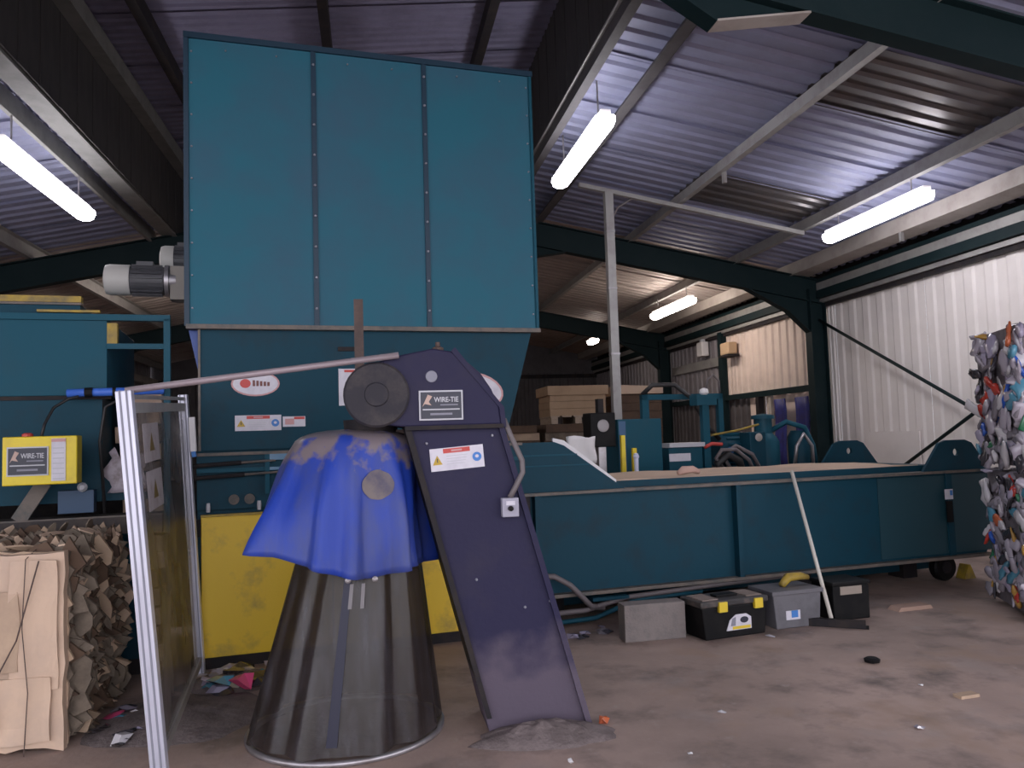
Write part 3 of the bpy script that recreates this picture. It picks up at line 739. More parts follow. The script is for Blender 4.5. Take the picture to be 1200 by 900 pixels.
# ================================================================== INCLINED CONVEYOR (chute)
ch = thing('inclined_conveyor', 'dark purple-grey inclined conveyor with hooked head and black maker plate', 'conveyor', (.75, 3.95, 0))
def C(pts): return [(x-.75, z) for x, z in pts]
MB().prism(C([(.19, 1.50), (.645, 1.50), (1.04, .0), (.545, .0)]), .012, .36).build('leg', CHUTE, ch, bevel=.006)
MB().prism(C([(.815, .35), (.895, .35), (.985, .0), (.97, .0)]), .0, .0119).build('dust_patch', CHUTED, ch) if False else None
for pts, nm in ((C([(.165, 1.50), (.195, 1.50), (.555, .08), (.530, .08)]), 'left_flange'), (C([(.632, 1.50), (.660, 1.50), (1.062, .0), (1.032, .0)]), 'right_flange')):
    MB().prism(pts, -.012, .37).build(nm, DARK if nm[0] == 'l' else CHUTE, ch)
head = [(.16, 1.515), (.645, 1.515), (.635, 1.60), (.60, 1.69), (.545, 1.775), (.46, 1.85), (.40, 1.885), (.31, 1.90), (.13, 1.865), (.0, 1.825), (-.06, 1.79), (-.10, 1.73), (-.12, 1.65), (-.10, 1.585), (-.05, 1.545), (.05, 1.53)]
MB().prism(C(head), -.02, .40).build('head_housing', CHUTE, ch, bevel=.008)
MB().prism(C([(.165, 1.497), (.655, 1.497), (.655, 1.517), (.165, 1.517)]), -.03, .41).build('head_joint', DARK, ch)
MB().lathe([(.155, -.012), (.160, -.035), (.150, -.045), (.06, -.048), (.055, -.055), (.02, -.056)], (.03-.75, 0, 1.675), 'y', 32).build('drum_cover', DRUM, ch, 'auto')
MB().prism(C([(.40, 1.885), (.42, 1.905), (.66, 1.60), (.668, 1.50), (.645, 1.50), (.635, 1.60)]), -.025, .41).build('head_rim', CHUTE, ch)
MB().lathe([(.03, 0), (.03, .02), (.012, .03), (.012, .05)], (.345-.75, .1, 1.895), 'z', 12).build('top_bolt', RUST, ch)
MB().lathe([(.03, -.02), (.028, -.026), (.0, -.027)], (.30-.75, 0, 1.76), 'y', 18).build('grommet', GREYP, ch)
p = MB().box(.235-.75, .452-.75, -.030, -.02, 1.543, 1.690).build('maker_plate', SILV, ch, label='black maker plate with silver border'); 
maker_plate(p, .235-.75, .452-.75, 1.543, 1.690, -.030)
warn_sign(ch, (.42-.75, .012, 1.353), .268, .112, -.07)
p = MB().box(-.042, .042, -.05, 0, -.047, .047).build('switch_box', mat('switch_grey', (.34, .33, .40), .5), ch, bevel=.004); p.location = (.675-.75, .012, 1.10)
MB().lathe([(.014, -.05), (.012, -.068), (.0, -.069)], (0, 0, -.005), 'y', 14).build('switch_knob', BLACK, p)
MB().box(-.022, .022, -.054, -.05, .012, .032).build('switch_label', PAPER, p)
MB().tube([(.675-.75, -.02, 1.147), (.70-.75, -.02, 1.19), (.745-.75, -.015, 1.27), (.745-.75, -.01, 1.33), (.69-.75, 0, 1.46), (.66-.75, 0, 1.54)], .014, 10).build('cable', HOSE, ch, True)
for x, z in ((.27, 1.43), (.60, 1.46), (.50, .75), (.74, .60), (.87, .62)): inst('bolt', bolt, ch, (x-.75, .012, z), scale=(.8, 1, .8))
MB().box(.70-.75, .74-.75, .002, .012, .80, .815).build('scratch_plate', SILV, ch) if False else None
# discharge spout under the head, feeding the curtained sack
MB().lathe([(.13, 1.46), (.14, 1.56)], (-.0-.75, .22, 0), 'z', 24).build('spout', DARK, ch, 'auto')
MB().box(-.12-.75, .20-.75, .18, .26, 1.485, 1.505).build('spout_bar', RUST, ch)

# back post that carries the head
t = thing('support_post', 'brown rusty flat post standing upright behind the conveyor head', 'post', (-.06, 4.80, 0))
MB().box(-.027, .027, -.012, .012, 0, 2.30).build('bar', RUST, t)
MB().box(-.10, .10, -.08, .08, 0, .02).build('foot', RUST, t)
MB().box(-.02, .02, -.42, 0, 1.80, 1.82).build('bracket', RUST, t)

# ---------------- curtain: blue tarpaulin cape over a PVC skirt
cu = thing('curtain_chute', 'blue tarpaulin cape over a dirty clear plastic skirt hanging from the conveyor head', 'curtain', (-.10, 4.22, 0))
def fold(th, t, s=0): return (.5*math.sin(7*th+1.2+s)+.35*math.sin(12*th+.4+2*s)+.25*math.sin(19*th+s))*t
def wrapd(a): return (a+PI) % (2*PI)-PI
def cape_pt(th, t, off=0):
    # th = 0 to the right (+x), -pi/2 to the front
    left = max(0, math.cos(wrapd(th-PI*1.08)))**1.5
    front = max(0, -math.sin(th))
    rtop = .30 + .02*left
    rhem = .365 + .15*left + .02*front
    zhem = .815 + .12*left - .03*math.sin(3*th)*.4
    if t < .28:
        q = t/.28; r = .04 + (rtop-.04)*math.sin(q*PI/2); z = 1.515 - .085*q**2.2
    else:
        q = (t-.28)/.72; r = rtop + (rhem-rtop)*q**.85; z = 1.43 - (1.43-zhem)*q
        r += .078*max(fold(th, q**.8), -.30*q)
    r += .008*math.sin(5*th+9*t)*min(1, t*3)+off
    cx = .03*(1-t)
    return (cx + r*math.cos(th), r*math.sin(th), z + .02*fold(th+1, min(t, .28)))
def grid(fn, nt, ns, closed=True, th0=0, th1=2*PI):
    vs = []; fs = []
    for i in range(ns+1):
        for j in range(nt + (0 if closed else 1)): vs.append(fn(th0+(th1-th0)*j/nt, i/ns))
    w_ = nt if closed else nt+1
    for i in range(ns):
        for j in range(nt): fs.append((i*w_+j, i*w_+(j+1) % w_, (i+1)*w_+(j+1) % w_, (i+1)*w_+j))
    return MB().add(vs, fs)
o = grid(cape_pt, 120, 26).build('cape', TARP, cu, True)
md = o.modifiers.new('thick', 'SOLIDIFY'); md.thickness = .003
def skirt_pt(th, t, off=0):
    r = .30 + .165*t + .028*(.6*math.sin(9*th+.5)+.4*math.sin(16*th+2))*(.35+.65*t)+off
    # vertical strip overlap makes sharp pleats
    r += .012*abs(math.sin(6*th))
    return (.03*(1-t)-.05*t + r*math.cos(th), r*math.sin(th), .90 - (.90-.035)*t)
o = grid(skirt_pt, 160, 16).build('skirt', PVC, cu, True)
# navy zip strip down the front
def strip(th, t): return skirt_pt(th, t, .008)
grid(lambda a, t: skirt_pt(a, t*.95, .010), 4, 14, False, -1.75, -1.64).build('zip_strip', mat('navy_strip', (.012, .012, .032), .35, spec=.3), cu, True)
for a0, z in ((-1.72, .93), (-1.35, .91)):
    q = skirt_pt(a0, 0, .03); MB().lathe([(.012, 0), (.014, -.008), (.006, -.012)], (q[0], q[1]-.02, .80), 'y', 12).build('eyelet', STEEL, cu)
for a0 in (-1.66, -1.5): grid(lambda a, t: skirt_pt(a, .14+t*.13, .012), 2, 4, False, a0, a0+.05).build('tie_strap', mat('dull_strap', (.17, .155, .165), .5), cu, True)
# dusty patches that lie on the cape
def patch(a0, t0, ra, rt, seed, nm='dust_patch', irregular=.35, n=36, mt=DUST, rings=4):
    rr = random.Random(seed); ph = [rr.uniform(0, 6) for _ in range(4)]; vs = []; fs = []
    vs.append(cape_pt(a0, t0, .006))
    for k in range(1, rings+1):
        for i in range(n):
            b_ = 2*PI*i/n; s_ = (1 + irregular*(.6*math.sin(2*b_+ph[0])+.5*math.sin(3*b_+ph[1])+.4*math.sin(5*b_+ph[2])+.3*math.sin(9*b_+ph[3])))*k/rings
            vs.append(cape_pt(a0+ra*s_*math.cos(b_), max(.02, t0+rt*s_*math.sin(b_)), .006))
    for i in range(n):
        fs.append((0, 1+i, 1+(i+1) % n))
        for k in range(rings-1): fs.append((1+k*n+i, 1+(k+1)*n+i, 1+(k+1)*n+(i+1) % n, 1+k*n+(i+1) % n))
    return MB().add(vs, fs).build(nm, mt, cu, True)
patch(-1.22, .50, .23, .085, 1, 'round_patch', .04)
# steel hoop on the floor
MB().lathe([(.475, 0), (.492, .004), (.494, .022), (.478, .028), (.462, .022), (.460, .004)], (-.05, 0, 0), 'z', 64, cap=False).build('floor_hoop', STEEL, cu, True)

# ================================================================== GUARD with tinted sheet
A0, A1 = Vector((-.935, 3.80, 0)), Vector((-1.085, 3.80, 1.71))      # near post foot / head
B0, B1 = Vector((-1.10, 5.45, 0)), Vector((-1.20, 5.45, 1.79))
gd = thing('machine_guard', 'leaning aluminium guard frame with tinted see-through sheet', 'guard', (-.935, 3.80, 0))
def G(p): return Vector(p)-Vector((-.935, 3.80, 0))
for a_, b_, w_ in ((A0, A1, .068), (B0, B1, .055)):
    p = MB().beam(G(a_), G(b_), w_, .05, (0,1,0)).build('post', ALU, gd, bevel=.004)
    d = (b_-a_).normalized(); n_ = Vector((0,-1,0))
    for sx in (-.014, .014): MB().beam(G(a_)+n_*.026+Vector((sx,0,0)), G(b_)+n_*.026+Vector((sx,0,0)), .008, .004, (0,1,0)).build('groove', GREYP, p)
    MB().box(-.05, .05, -.04, .04, -.0, .012).build('foot', STEEL, p, loc=G(a_))
def lerp(a_, b_, t): return a_+(b_-a_)*t
MB().beam(G(lerp(A0, A1, .955)), G(lerp(B0, B1, .955)), .03, .05).build('top_rail', GALV, gd)
MB().beam(G(lerp(A0, A1, .985)), G(lerp(B0, B1, .985)), .028, .02).build('top_rail', GALV, gd)
MB().beam(G(lerp(A0, A1, .05)), G(lerp(B0, B1, .05)), .03, .05).build('bottom_rail', GALV, gd)
q = [lerp(A0, A1, .05), lerp(B0, B1, .05), lerp(B0, B1, .95), lerp(A0, A1, .95)]
sh = Vector((.006, 0, 0))
vs = [G(p)-sh for p in q]+[G(p)+sh for p in q]
MB().add(vs, [(0,1,2,3), (7,6,5,4), (0,4,5,1), (1,5,6,2), (2,6,7,3), (3,7,4,0)]).build('tinted_sheet', POLY, gd)
def on_sheet(a_, t): return lerp(lerp(A0, B0, a_), lerp(A1, B1, a_), t)
for t0, t1 in ((.80, .91), (.665, .775)):
    vs = [G(on_sheet(a_, t))+Vector((.008+dx, 0, 0)) for dx in (0, .002) for a_, t in ((.16, t0), (.40, t0), (.40, t1), (.16, t1))]
    p = MB().add(vs, [(0,1,2,3), (4,5,6,7), (0,4,5,1), (1,5,6,2), (2,6,7,3), (3,7,4,0)]).build('notice', mat('dimmed_notice', (.36, .32, .33), .6, col2=(.26, .22, .22), scale=12), gd)  # dull colour imitates dimming by the tinted sheet, though it sits in front
    tm = (t0+t1)/2
    vs = [G(on_sheet(a_, t))+Vector((.0108, 0, 0)) for a_, t in ((.24, tm-.025), (.32, tm-.025), (.28, tm+.03))]
    MB().add(vs, [(0,1,2)]).build('hazard_triangle', mat('dimmed_amber', (.14, .09, .015), .6), p)  # amber darkened in its colour, as if seen through the sheet
MB().beam(G((-1.135, 5.40, 1.64)), G((-1.125, 5.40, 1.42)), .035, .03, (0,1,0)).build('latch', WHITE, gd)
MB().beam(G((-1.125, 5.40, 1.42)), G((-1.12, 5.40, 1.385)), .025, .03, (0,1,0)).build('latch_tip', BLUEP, gd)
# tie rod guard -> conveyor head
rod('tie_rod', (-1.10, 3.87, 1.715), (.14, 3.90, 1.865), .016, mat('pinkish_rod', (.33, .27, .29), .5, metal=.3), 'long thin steel tie rod from the guard to the conveyor head', 'rod')

# ================================================================== CARDBOARD BALE (left)
cbx = thing('cardboard_bale', 'strapped bale of compressed brown cardboard with ragged right side', 'bale', (-2.02, 4.28, 0))
rr = random.Random(11)
BW, BH = 1.04, .95
def ragged(yf, yt, jag, mt, seed, nm='cardboard_layer', shift=0):
    r_ = random.Random(seed); pts = []; n = 12 if nm == 'front_sheet' else 20
    for i in range(n): pts.append((-BW/2+BW*i/n + r_.uniform(-.01, .01), .02+r_.uniform(-.01, .02)))
    for i in range(n):
        sp = r_.random() < .35
        pts.append((BW/2+shift + (r_.uniform(.0, jag) if sp else r_.uniform(-jag*.5, jag*.2)), .02+(BH-.04)*i/n + r_.uniform(-.02, .02)))
    for i in range(n):
        sp = r_.random() < .3
        pts.append((BW/2-BW*i/n + r_.uniform(-.01, .01), BH + (r_.uniform(0, jag*.8) if sp else r_.uniform(-jag*.4, jag*.1))))
    for i in range(n): pts.append((-BW/2 + r_.uniform(-jag, jag)*.4, BH-(BH-.04)*i/n + r_.uniform(-.01, .01)))
    o = MB().prism(pts, yf, yt).build(nm, mt, cbx); return o
ragged(0.0, .05, .010, CARDP, 1, 'front_sheet')
y = .05; k = 2
mts = [CARDG, CARDD, CARD, CARDG, CARDD, CARDG, CARDG, CARDD]
while y < .93:
    th_ = rr.uniform(.010, .026); ragged(y, y+th_*.95, .085 if y > .08 else .03, mts[k % 8], k, shift=rr.uniform(-.03, .03)); y += th_; k += 1
# crumpled panels on the front face
def crumple(nm, x0, x1, z0, z1, y, mt, seed, amp=.012, n=8):
    vs = []; fs = []
    for i in range(n+1):
        for j in range(n+1):
            x = x0+(x1-x0)*i/n; z = z0+(z1-z0)*j/n
            e = mnoise.noise(Vector((x*7+seed, z*7, seed*1.7)))
            ex = mnoise.noise(Vector((x*4, z*4+seed, 3)))*.02
            vs.append((x+ex, y-amp*(.6+e), z+ex*.6))
    for i in range(n):
        for j in range(n): q_ = i*(n+1)+j; fs.append((q_, q_+n+1, q_+n+2, q_+1))
    o = MB().add(vs, fs).build(nm, mt, cbx); md = o.modifiers.new('thick', 'SOLIDIFY'); md.thickness = .006; md.offset = 1; return o
crumple('crumpled_panel', -.50, .10, .50, .90, -.004, CARDP, 1)
crumple('crumpled_panel', .0, .33, .40, .78, -.016, CARD, 2, .012)
crumple('crumpled_panel', .28, .50, .30, .92, -.006, CARDP, 3, .022)
crumple('crumpled_panel', -.50, .22, .05, .45, -.012, CARDP, 4, .02)
crumple('crumpled_panel', .18, .47, .06, .36, -.008, CARDP, 5, .03)
crumple('crumpled_panel', -.52, .12, .30, .72, -.022, CARDP, 6, .016)
for x in (-.30, .12, .36):
    o = MB().tube([(x, -.032, .0), (x+.02, -.045, .3), (x-.01, -.04, .6), (x, -.03, .93), (x, .1, .965), (x, .92, .965), (x, .975, .9), (x, .975, .0)], .0025, 6).build('baling_wire', RUST, cbx)
MB().tube([(.0, -.05, .08), (.18, -.055, .25), (.33, -.05, .55), (.42, -.035, .92)], .0035, 6).build('baling_wire', RUST, cbx)
flap = []
for s_ in range(5):
    r_ = random.Random(50+s_); n = 7
    ang = [2*PI*i/n for i in range(n)]
    m_ = MB().prism([(math.cos(a_)*r_.uniform(.05, .10), math.sin(a_)*r_.uniform(.03, .10)) for a_ in ang], -.004, .004).mesh('flap'); m_.materials.append(CARD); flap.append(m_)
for i in range(70):
    if i < 36:   # on the ragged right side
        loc = (BW/2+rr.uniform(-.01, .05), rr.uniform(.05, .90), rr.uniform(.15, .95)); rot = (rr.uniform(-.3, .3), rr.uniform(-.5, .5), rr.uniform(-.5, .7))
    else:
        loc = (rr.uniform(-.45, .5), rr.uniform(.03, .9), BH+rr.uniform(-.01, .05)); rot = (rr.uniform(.6, 1.6), rr.uniform(-.6, .6), rr.uniform(-1, 1))
    inst('torn_flap', flap[i % 5], cbx, loc, rot, (rr.uniform(.2, .45), 1, rr.uniform(.5, 1.2)), mt=[CARD, CARDP, CARDG, CARDG][i % 4])

# ================================================================== PLASTIC BALES (right)
bot = []
for s_ in range(7):
    r_ = random.Random(80+s_); mb = MB()
    prof = [(.004, -.11), (.035, -.10), (.04, -.04), (.036, 0), (.04, .05), (.022, .09), (.014, .12), (.004, .122)]
    mb.lathe([(a_*r_.uniform(.8, 1.2), h) for a_, h in prof], n=8, cap=True)
    vs = []
    for (x, y, z) in mb.v:
        q_ = mnoise.noise_vector(Vector((x*22+s_*9, y*22, z*14)))*.015
        vs.append((x*1.25+q_.x, y*.62+q_.y*.6, z*.85+q_.z))
    mb.v = vs; m_ = mb.mesh('squashed_bottle'); [setattr(p_, 'use_smooth', True) for p_ in m_.polygons]; m_.materials.append(WHITE); bot.append(m_)
BM = [mat('bottle_'+n_, c_, .18, spec=.7) for n_, c_ in (('clear', (.42, .38, .44)), ('clear_grey', (.27, .245, .28)), ('white', (.66, .63, .66)), ('lavender', (.40, .36, .48)), ('blue', (.03, .11, .50)), ('green', (.04, .20, .10)), ('red', (.50, .05, .035)), ('amber', (.50, .28, .06)), ('dark', (.05, .045, .055)), ('orange', (.55, .14, .06)), ('teal', (.10, .30, .42)))]
WT = [0]*9+[1]*9+[2]*4+[3]*6+[4,4,5,6,6,7,8,8,8,9,10]
BALE_ROT = math.radians(-24)
def plastic_bale(label, z, seed, off):
    t = thing('plastic_bale', label, 'bale', (4.52+off, 4.90, z), BALE_ROT)
    r_ = random.Random(seed); W_, D_, H_ = 1.15, 1.0, 1.07
    # core with crumpled skin
    mb = MB(); N2 = 8; vs = []; fs = []
    MB().box(.05, W_-.05, .05, D_-.05, .02, H_-.03).build('core', mat('bale_core', (.16, .14, .155), .6, col2=(.07, .06, .07), scale=14), t)
    def put(loc, nrm):
        j = lambda: r_.uniform(-.4, .4)
        R_ = Matrix.Rotation({'f': 0, 'l': PI/2, 't': 0}[nrm]+j(), 3, 'Z') @ Matrix.Rotation((PI/2 if nrm == 't' else 0)+j(), 3, 'X') @ Matrix.Rotation(r_.uniform(0, 6.3), 3, 'Y')
        k_ = r_.uniform(.65, 1.2)
        o = inst('squashed_bottle', r_.choice(bot), t, loc, R_.to_euler(), (k_, k_*.8, k_), mt=BM[r_.choice(WT)])
    for i in range(130): put((r_.uniform(0, .07), r_.uniform(.02, D_-.02), r_.uniform(.08, H_-.08)), 'l')      # left face
    for i in range(130): put((r_.uniform(.0, W_), r_.uniform(0, .07), r_.uniform(.08, H_-.08)), 'f')           # front face
    for i in range(45): put((r_.uniform(.03, W_), r_.uniform(.03, D_), H_-r_.uniform(.03, .05)), 't')           # top
    for x in (.3, .85): MB().tube([(x, -.05, .03), (x, -.06, .5), (x, -.05, H_)], .004, 6).build('baling_wire', DARK, t)
    return t
plastic_bale('lower bale of squashed plastic bottles standing on the floor at the right edge', 0.02, 5, 0)
plastic_bale('upper bale of squashed plastic bottles, stacked on the other at the right edge', 1.10, 9, -.02)

# ================================================================== FLOOR ITEMS BY THE BALER
o = MB().box(-.225, .225, -.07, .07, 0, .255).build('concrete_block', CONCB, None, bevel=.006); place(o, (1.93, 5.46, 0), .02)
tag(o, 'plain grey concrete block standing on the floor left of the toolbox', 'block')
tb = thing('toolbox', 'black plastic toolbox with two yellow latches and a printed label', 'toolbox', (2.47, 5.44, 0), .19)
MB().prism([(-.25, 0), (.25, 0), (.275, .22), (-.275, .22)], -.125, .125).build('case', BLACK, tb, bevel=.01)
MB().box(-.285, .285, -.135, .135, .22, .265).build('lid', mat('dusty_lid', (.035, .032, .033), .6, col2=(.16, .12, .10), scale=5, lo=.45, hi=.65), tb, bevel=.012)
MB().box(-.09, .09, -.04, .04, .265, .28).build('handle', BLACK, tb, bevel=.005)
for x0, x1 in ((-.27, -.10), (.10, .27)): MB().box(x0+.02, x1-.02, -.10, .10, .262, .272).build('dusty_recess', mat('lid_dust', (.24, .19, .165), .9), tb)
for x in (-.11, .19): MB().box(x-.035, x+.035, -.150, -.12, .185, .255).build('latch', LATCH, tb, bevel=.004)
p = MB().prism([(-.08, .05), (.13, .05), (.13, .13), (.09, .155), (.0, .155), (-.05, .12)], -.130, -.124).build('label', PAPER, tb)
MB().box(-.03, .12, -.132, -.130, .055, .075).build('label_band', LATCH, p)
MB().disc(.07, .115, .035, .022, -.132, -.130, 12).build('label_mark', INK, p)
MB().prism([(-.045, .08), (-.005, .08), (-.0, .14), (-.03, .13)], -.132, -.130).build('label_mark', GREYP, p)
gc = thing('grey_crate', 'grey plastic crate with a small blue and white label beside the toolbox', 'crate', (3.02, 5.58, 0), .12)
MB().prism([(-.18, 0), (.19, 0), (.21, .255), (-.20, .255)], -.14, .14).build('body', GREYC, gc, bevel=.006)
MB().box(-.215, .225, -.155, .155, .24, .27).build('rim', GREYC, gc, bevel=.004)
p = MB().box(-.10, .02, -.145, -.139, .06, .125).build('label', PAPER, gc); MB().box(-.055, .0, -.147, -.145, .075, .125).build('label_print', BLUEP, p)
bx = thing('black_crate', 'small black plastic box with a pale strip on its front, right of the crate', 'box', (3.52, 5.66, 0), .10)
MB().box(-.16, .16, -.13, .13, 0, .26).build('body', BLACK, bx, bevel=.01)
MB().box(-.10, .09, -.136, -.129, .19, .25).build('pale_strip', mat('strip_tan', (.30, .25, .21), .8), bx)
MB().box(-.17, .17, -.14, .14, .255, .285).build('lid', BLACK, bx, bevel=.008)
o = MB().tube([(-.14, 0, 0), (-.05, .02, .045), (.04, -.01, .05), (.13, .0, .03)], [.025, .035, .03, .02], 8).build('work_glove', YELD, None, True); place(o, (3.12, 5.60, .285), .3)
tag(o, 'crumpled yellow and brown work glove lying on the grey crate', 'glove')

sq = thing('floor_squeegee', 'floor scraper with long pale handle leaning against the baler side', 'squeegee', (3.29, 5.42, 0))
top = mw(2.36, -.045, 1.09)-Vector((3.29, 5.42, 0))
MB().tube([(0, 0, .05), top], .015, 12).build('handle', HANDLE, sq, True)
MB().beam((-.16, .06, .03), (.17, -.16, .03), .05, .05).build('head', DARK, sq)
MB().beam((-.17, .05, .012), (.18, -.18, .012), .02, .024).build('blade', BLACK, sq)

# dirt and debris
def mound(nm, c, rx, ry, h, seed, label):
    vs = [(0, 0, h)]; fs = []; n, k = 30, 6
    for i in range(1, k+1):
        for j in range(n):
            a_ = 2*PI*j/n; q_ = i/k; e = 1+.25*mnoise.noise(Vector((math.cos(a_)*2+seed, math.sin(a_)*2, 1)))
            z = h*(1-q_)**.8*(1+.5*mnoise.noise(Vector((q_*5+seed, a_*2, 2)))) if i < k else -.003
            vs.append((rx*q_*e*math.cos(a_), ry*q_*e*math.sin(a_), z))
    for j in range(n):
        fs.append((0, 1+j, 1+(j+1) % n))
        for i in range(k-1): fs.append((1+i*n+j, 1+(i+1)*n+j, 1+(i+1)*n+(j+1) % n, 1+i*n+(j+1) % n))
    o = MB().add(vs, fs).build(nm, DIRT, None, True); o.location = (*c, .001)
    return tag(o, label, 'dirt', kind='stuff')
mound('dirt_heap', (.80, 3.86), .36, .17, .075, 1, 'low heap of grey dust at the foot of the conveyor')
mound('dirt_heap', (-1.0, 4.62), .50, .42, .05, 4, 'dark sweepings spread under the guard by the cardboard bale')

mound('dirt_heap', (-.86, 5.2), .34, .24, .07, 7, 'dark sweepings heaped under the yellow panel left of the curtain')
scr = []
for s_ in range(6):
    r_ = random.Random(200+s_); n = 6; vs = [(0, 0, .022)]
    for i in range(n): a_ = 2*PI*i/n; q_ = r_.uniform(.025, .05); vs.append((q_*math.cos(a_), q_*math.sin(a_), r_.uniform(.0, .025)))
    vs.append((0, 0, 0)); fs = [(0, 1+i, 1+(i+1) % n) for i in range(n)]+[(n+1, 1+(i+1) % n, 1+i) for i in range(n)]
    m_ = MB().add(vs, fs).mesh('plastic_scrap'); m_.materials.append(WHITE); scr.append(m_)
SCM = [BM[0], BM[1], BM[2], BM[3], BM[3], mat('scrap_pink', (.75, .08, .22), .4), BM[8], BM[1], BM[8], BM[10], BM[0]]
CN = {'bottle_clear': 'pale grey', 'bottle_clear_grey': 'mid grey', 'bottle_white': 'white', 'bottle_lavender': 'lavender', 'scrap_pink': 'pink', 'bottle_dark': 'black', 'bottle_teal': 'light blue'}
def scrap(loc, mt, s_, label, group=None, z=0):
    o = D.objects.new('plastic_scrap', rr.choice(scr)); COL.objects.link(o); o.location = (loc[0], loc[1], z); o.rotation_euler = (0, 0, rr.uniform(0, 6)); o.scale = s_ if isinstance(s_, tuple) else (s_,)*3
    o.material_slots[0].link = 'OBJECT'; o.material_slots[0].material = mt
    return tag(o, label, 'scrap', group)
for i in range(34):
    q_ = SCM[(i*7) % 11] if i % 5 else BM[8]
    scrap((rr.uniform(-1.0, -.62), rr.uniform(4.95, 5.42)), q_, rr.uniform(1.0, 2.3), CN[q_.name]+' bit of plastic litter heaped under the yellow panel', 'litter under the yellow panel', rr.uniform(.0, .05))
for i in range(24):
    q_ = SCM[(i*5) % 11] if i % 3 else BM[8]
    scrap((rr.uniform(-1.42, -1.12), rr.uniform(4.25, 4.85)), q_, rr.uniform(.8, 1.6), CN[q_.name]+' bit of plastic litter between cardboard bale and guard', 'litter beside the cardboard bale', .0)
scrap((-.76, 4.98), SCM[5], (2.0, 2.0, 4.2), 'bright pink plastic scrap in the heap left of the curtain', None, .02)
scrap((-1.24, 4.30), BM[2], (1.8, 1.2, 2.0), 'white plastic scrap at the foot of the cardboard bale', None)
for i in range(10):
    q_ = BM[[3, 1, 8][i % 3]]
    scrap((rr.uniform(1.25, 1.7), rr.uniform(5.6, 5.85)), q_, rr.uniform(.9, 1.6), CN[q_.name]+' plastic scrap lying left of the concrete block', 'scraps left of the concrete block')
def bit(px, py, mt, s_, label): scrap((px, py), mt, s_, label)
bit(1.75, 3.95, BM[2], (.7, .5, .5), 'white paper scrap on open floor right of the conveyor foot')
bit(.84, 3.52, WHITE, (.45, .4, .8), 'tiny white scrap on the floor in front of the conveyor foot')
bit(1.39, 3.49, WHITE, (.5, .35, .4), 'small white scrap near the bottom middle of the floor')
bit(2.55, 3.50, BM[0], (.8, .6, .6), 'pale crumpled scrap near the lower right floor')
bit(2.98, 4.05, WHITE, (.4, .3, .4), 'tiny white scrap on the floor well in front of the plastic bales')
bit(1.12, 3.95, BM[9], (1.0, .7, 1.6), 'orange scrap lying against the right foot of the conveyor')
bit(1.06, 3.90, BM[2], (.5, .4, 1.0), 'white scrap lying against the right foot of the conveyor')
bit(2.72, 5.27, PAPER, (1.2, .6, .5), 'crumpled white paper on the floor in front of the toolbox corner')
o = MB().lathe([(.01, 0), (.045, .004), (.048, .02), (.03, .03), (.01, .032)], n=16).build('rubber_cap', BLACK); place(o, (3.0, 4.52, 0)); tag(o, 'small round black cap on the open floor', 'cap')
o = MB().box(-.06, .06, -.028, .028, 0, .016).build('wood_offcut', D.materials['cardboard']); place(o, (3.08, 3.83, 0), .1); tag(o, 'small tan wood offcut at the lower right of the floor', 'wood')
o = MB().prism([(-.16, 0), (.17, 0), (.15, .03), (-.13, .03)], -.06, .06).build('wood_offcut', mat('pink_wood', (.42, .28, .22), .8)); place(o, (4.15, 5.72, 0), .1); tag(o, 'reddish wood offcut on the floor in front of the baler end', 'wood')

# ================================================================== BEHIND THE BALER
tc_ = thing('steel_cabinet', 'plain teal steel cabinet standing behind the baler', 'cabinet', mw(1.82, 1.62), TH)
MB().box(-.245, .245, 0, .4, .05, 1.59).build('body', TEAL, tc_, bevel=.006)
MB().box(-.25, .25, .0, .4, 0, .05).build('plinth', DARK, tc_)
MB().box(-.235, -.16, -.004, 0, .9, 1.57).build('edge_strip', mat('cab_blue', (.03, .10, .22), .45), tc_)
vb = thing('valve_post', 'black gauge box on a grey post behind the wedge of the baler', 'gauge', mw(1.38, 1.55), TH)
MB().box(-.13, .14, .0, .2, 1.32, 1.66).build('box', BLACK, vb, bevel=.01)
MB().lathe([(.06, 0), (.062, -.012), (.045, -.015), (.0, -.016)], (0, 0, 1.53), 'y', 24).build('dial', GLASSD, vb)
MB().box(-.04, .04, .03, .11, 0, 1.32).build('post', STEEL, vb)
MB().box(-.02, .04, .05, .12, 1.66, 1.80).build('conduit', DARK, vb)
for x, h, lab in ((1.55, 1.43, 'taller yellow post beside the black gauge box'), (1.67, 1.30, 'shorter yellow post in front of the teal cabinet')):
    o = MB().box(-.022, .022, -.02, .02, 0, h).build('bollard', YELB, None, bevel=.004); place(o, mw(x, 1.47), TH); tag(o, lab, 'post')
o = MB().lathe([(.02, 0), (.022, .12), (.03, .14), (.02, .17), (.004, .175)], n=12).build('spray_bottle', mat('pale_blue', (.55, .58, .75), .4)); place(o, mw(1.58, 1.25, 1.082), TH); tag(o, 'small pale bottle standing between the two yellow posts', 'bottle')
# white cloth draped over the far wedge wall
vs = []; fs = []
for i in range(9):
    for j in range(9):
        x = i/8*.30; z = j/8*.26; vs.append((x+.006*math.sin(j), .012*math.sin(i*1.3+j*.5), z + (.012*math.sin(i*.8) if j == 8 else 0)))
for i in range(8):
    for j in range(8): q_ = i*9+j; fs.append((q_, q_+9, q_+10, q_+1))
o = MB().add(vs, fs).build('white_sack', WHITE, None, True); md = o.modifiers.new('thick', 'SOLIDIFY'); md.thickness = .06
place(o, mw(.95, 1.45, 1.17), TH); tag(o, 'white plastic sack hanging behind the sloping wedge plate', 'sack')

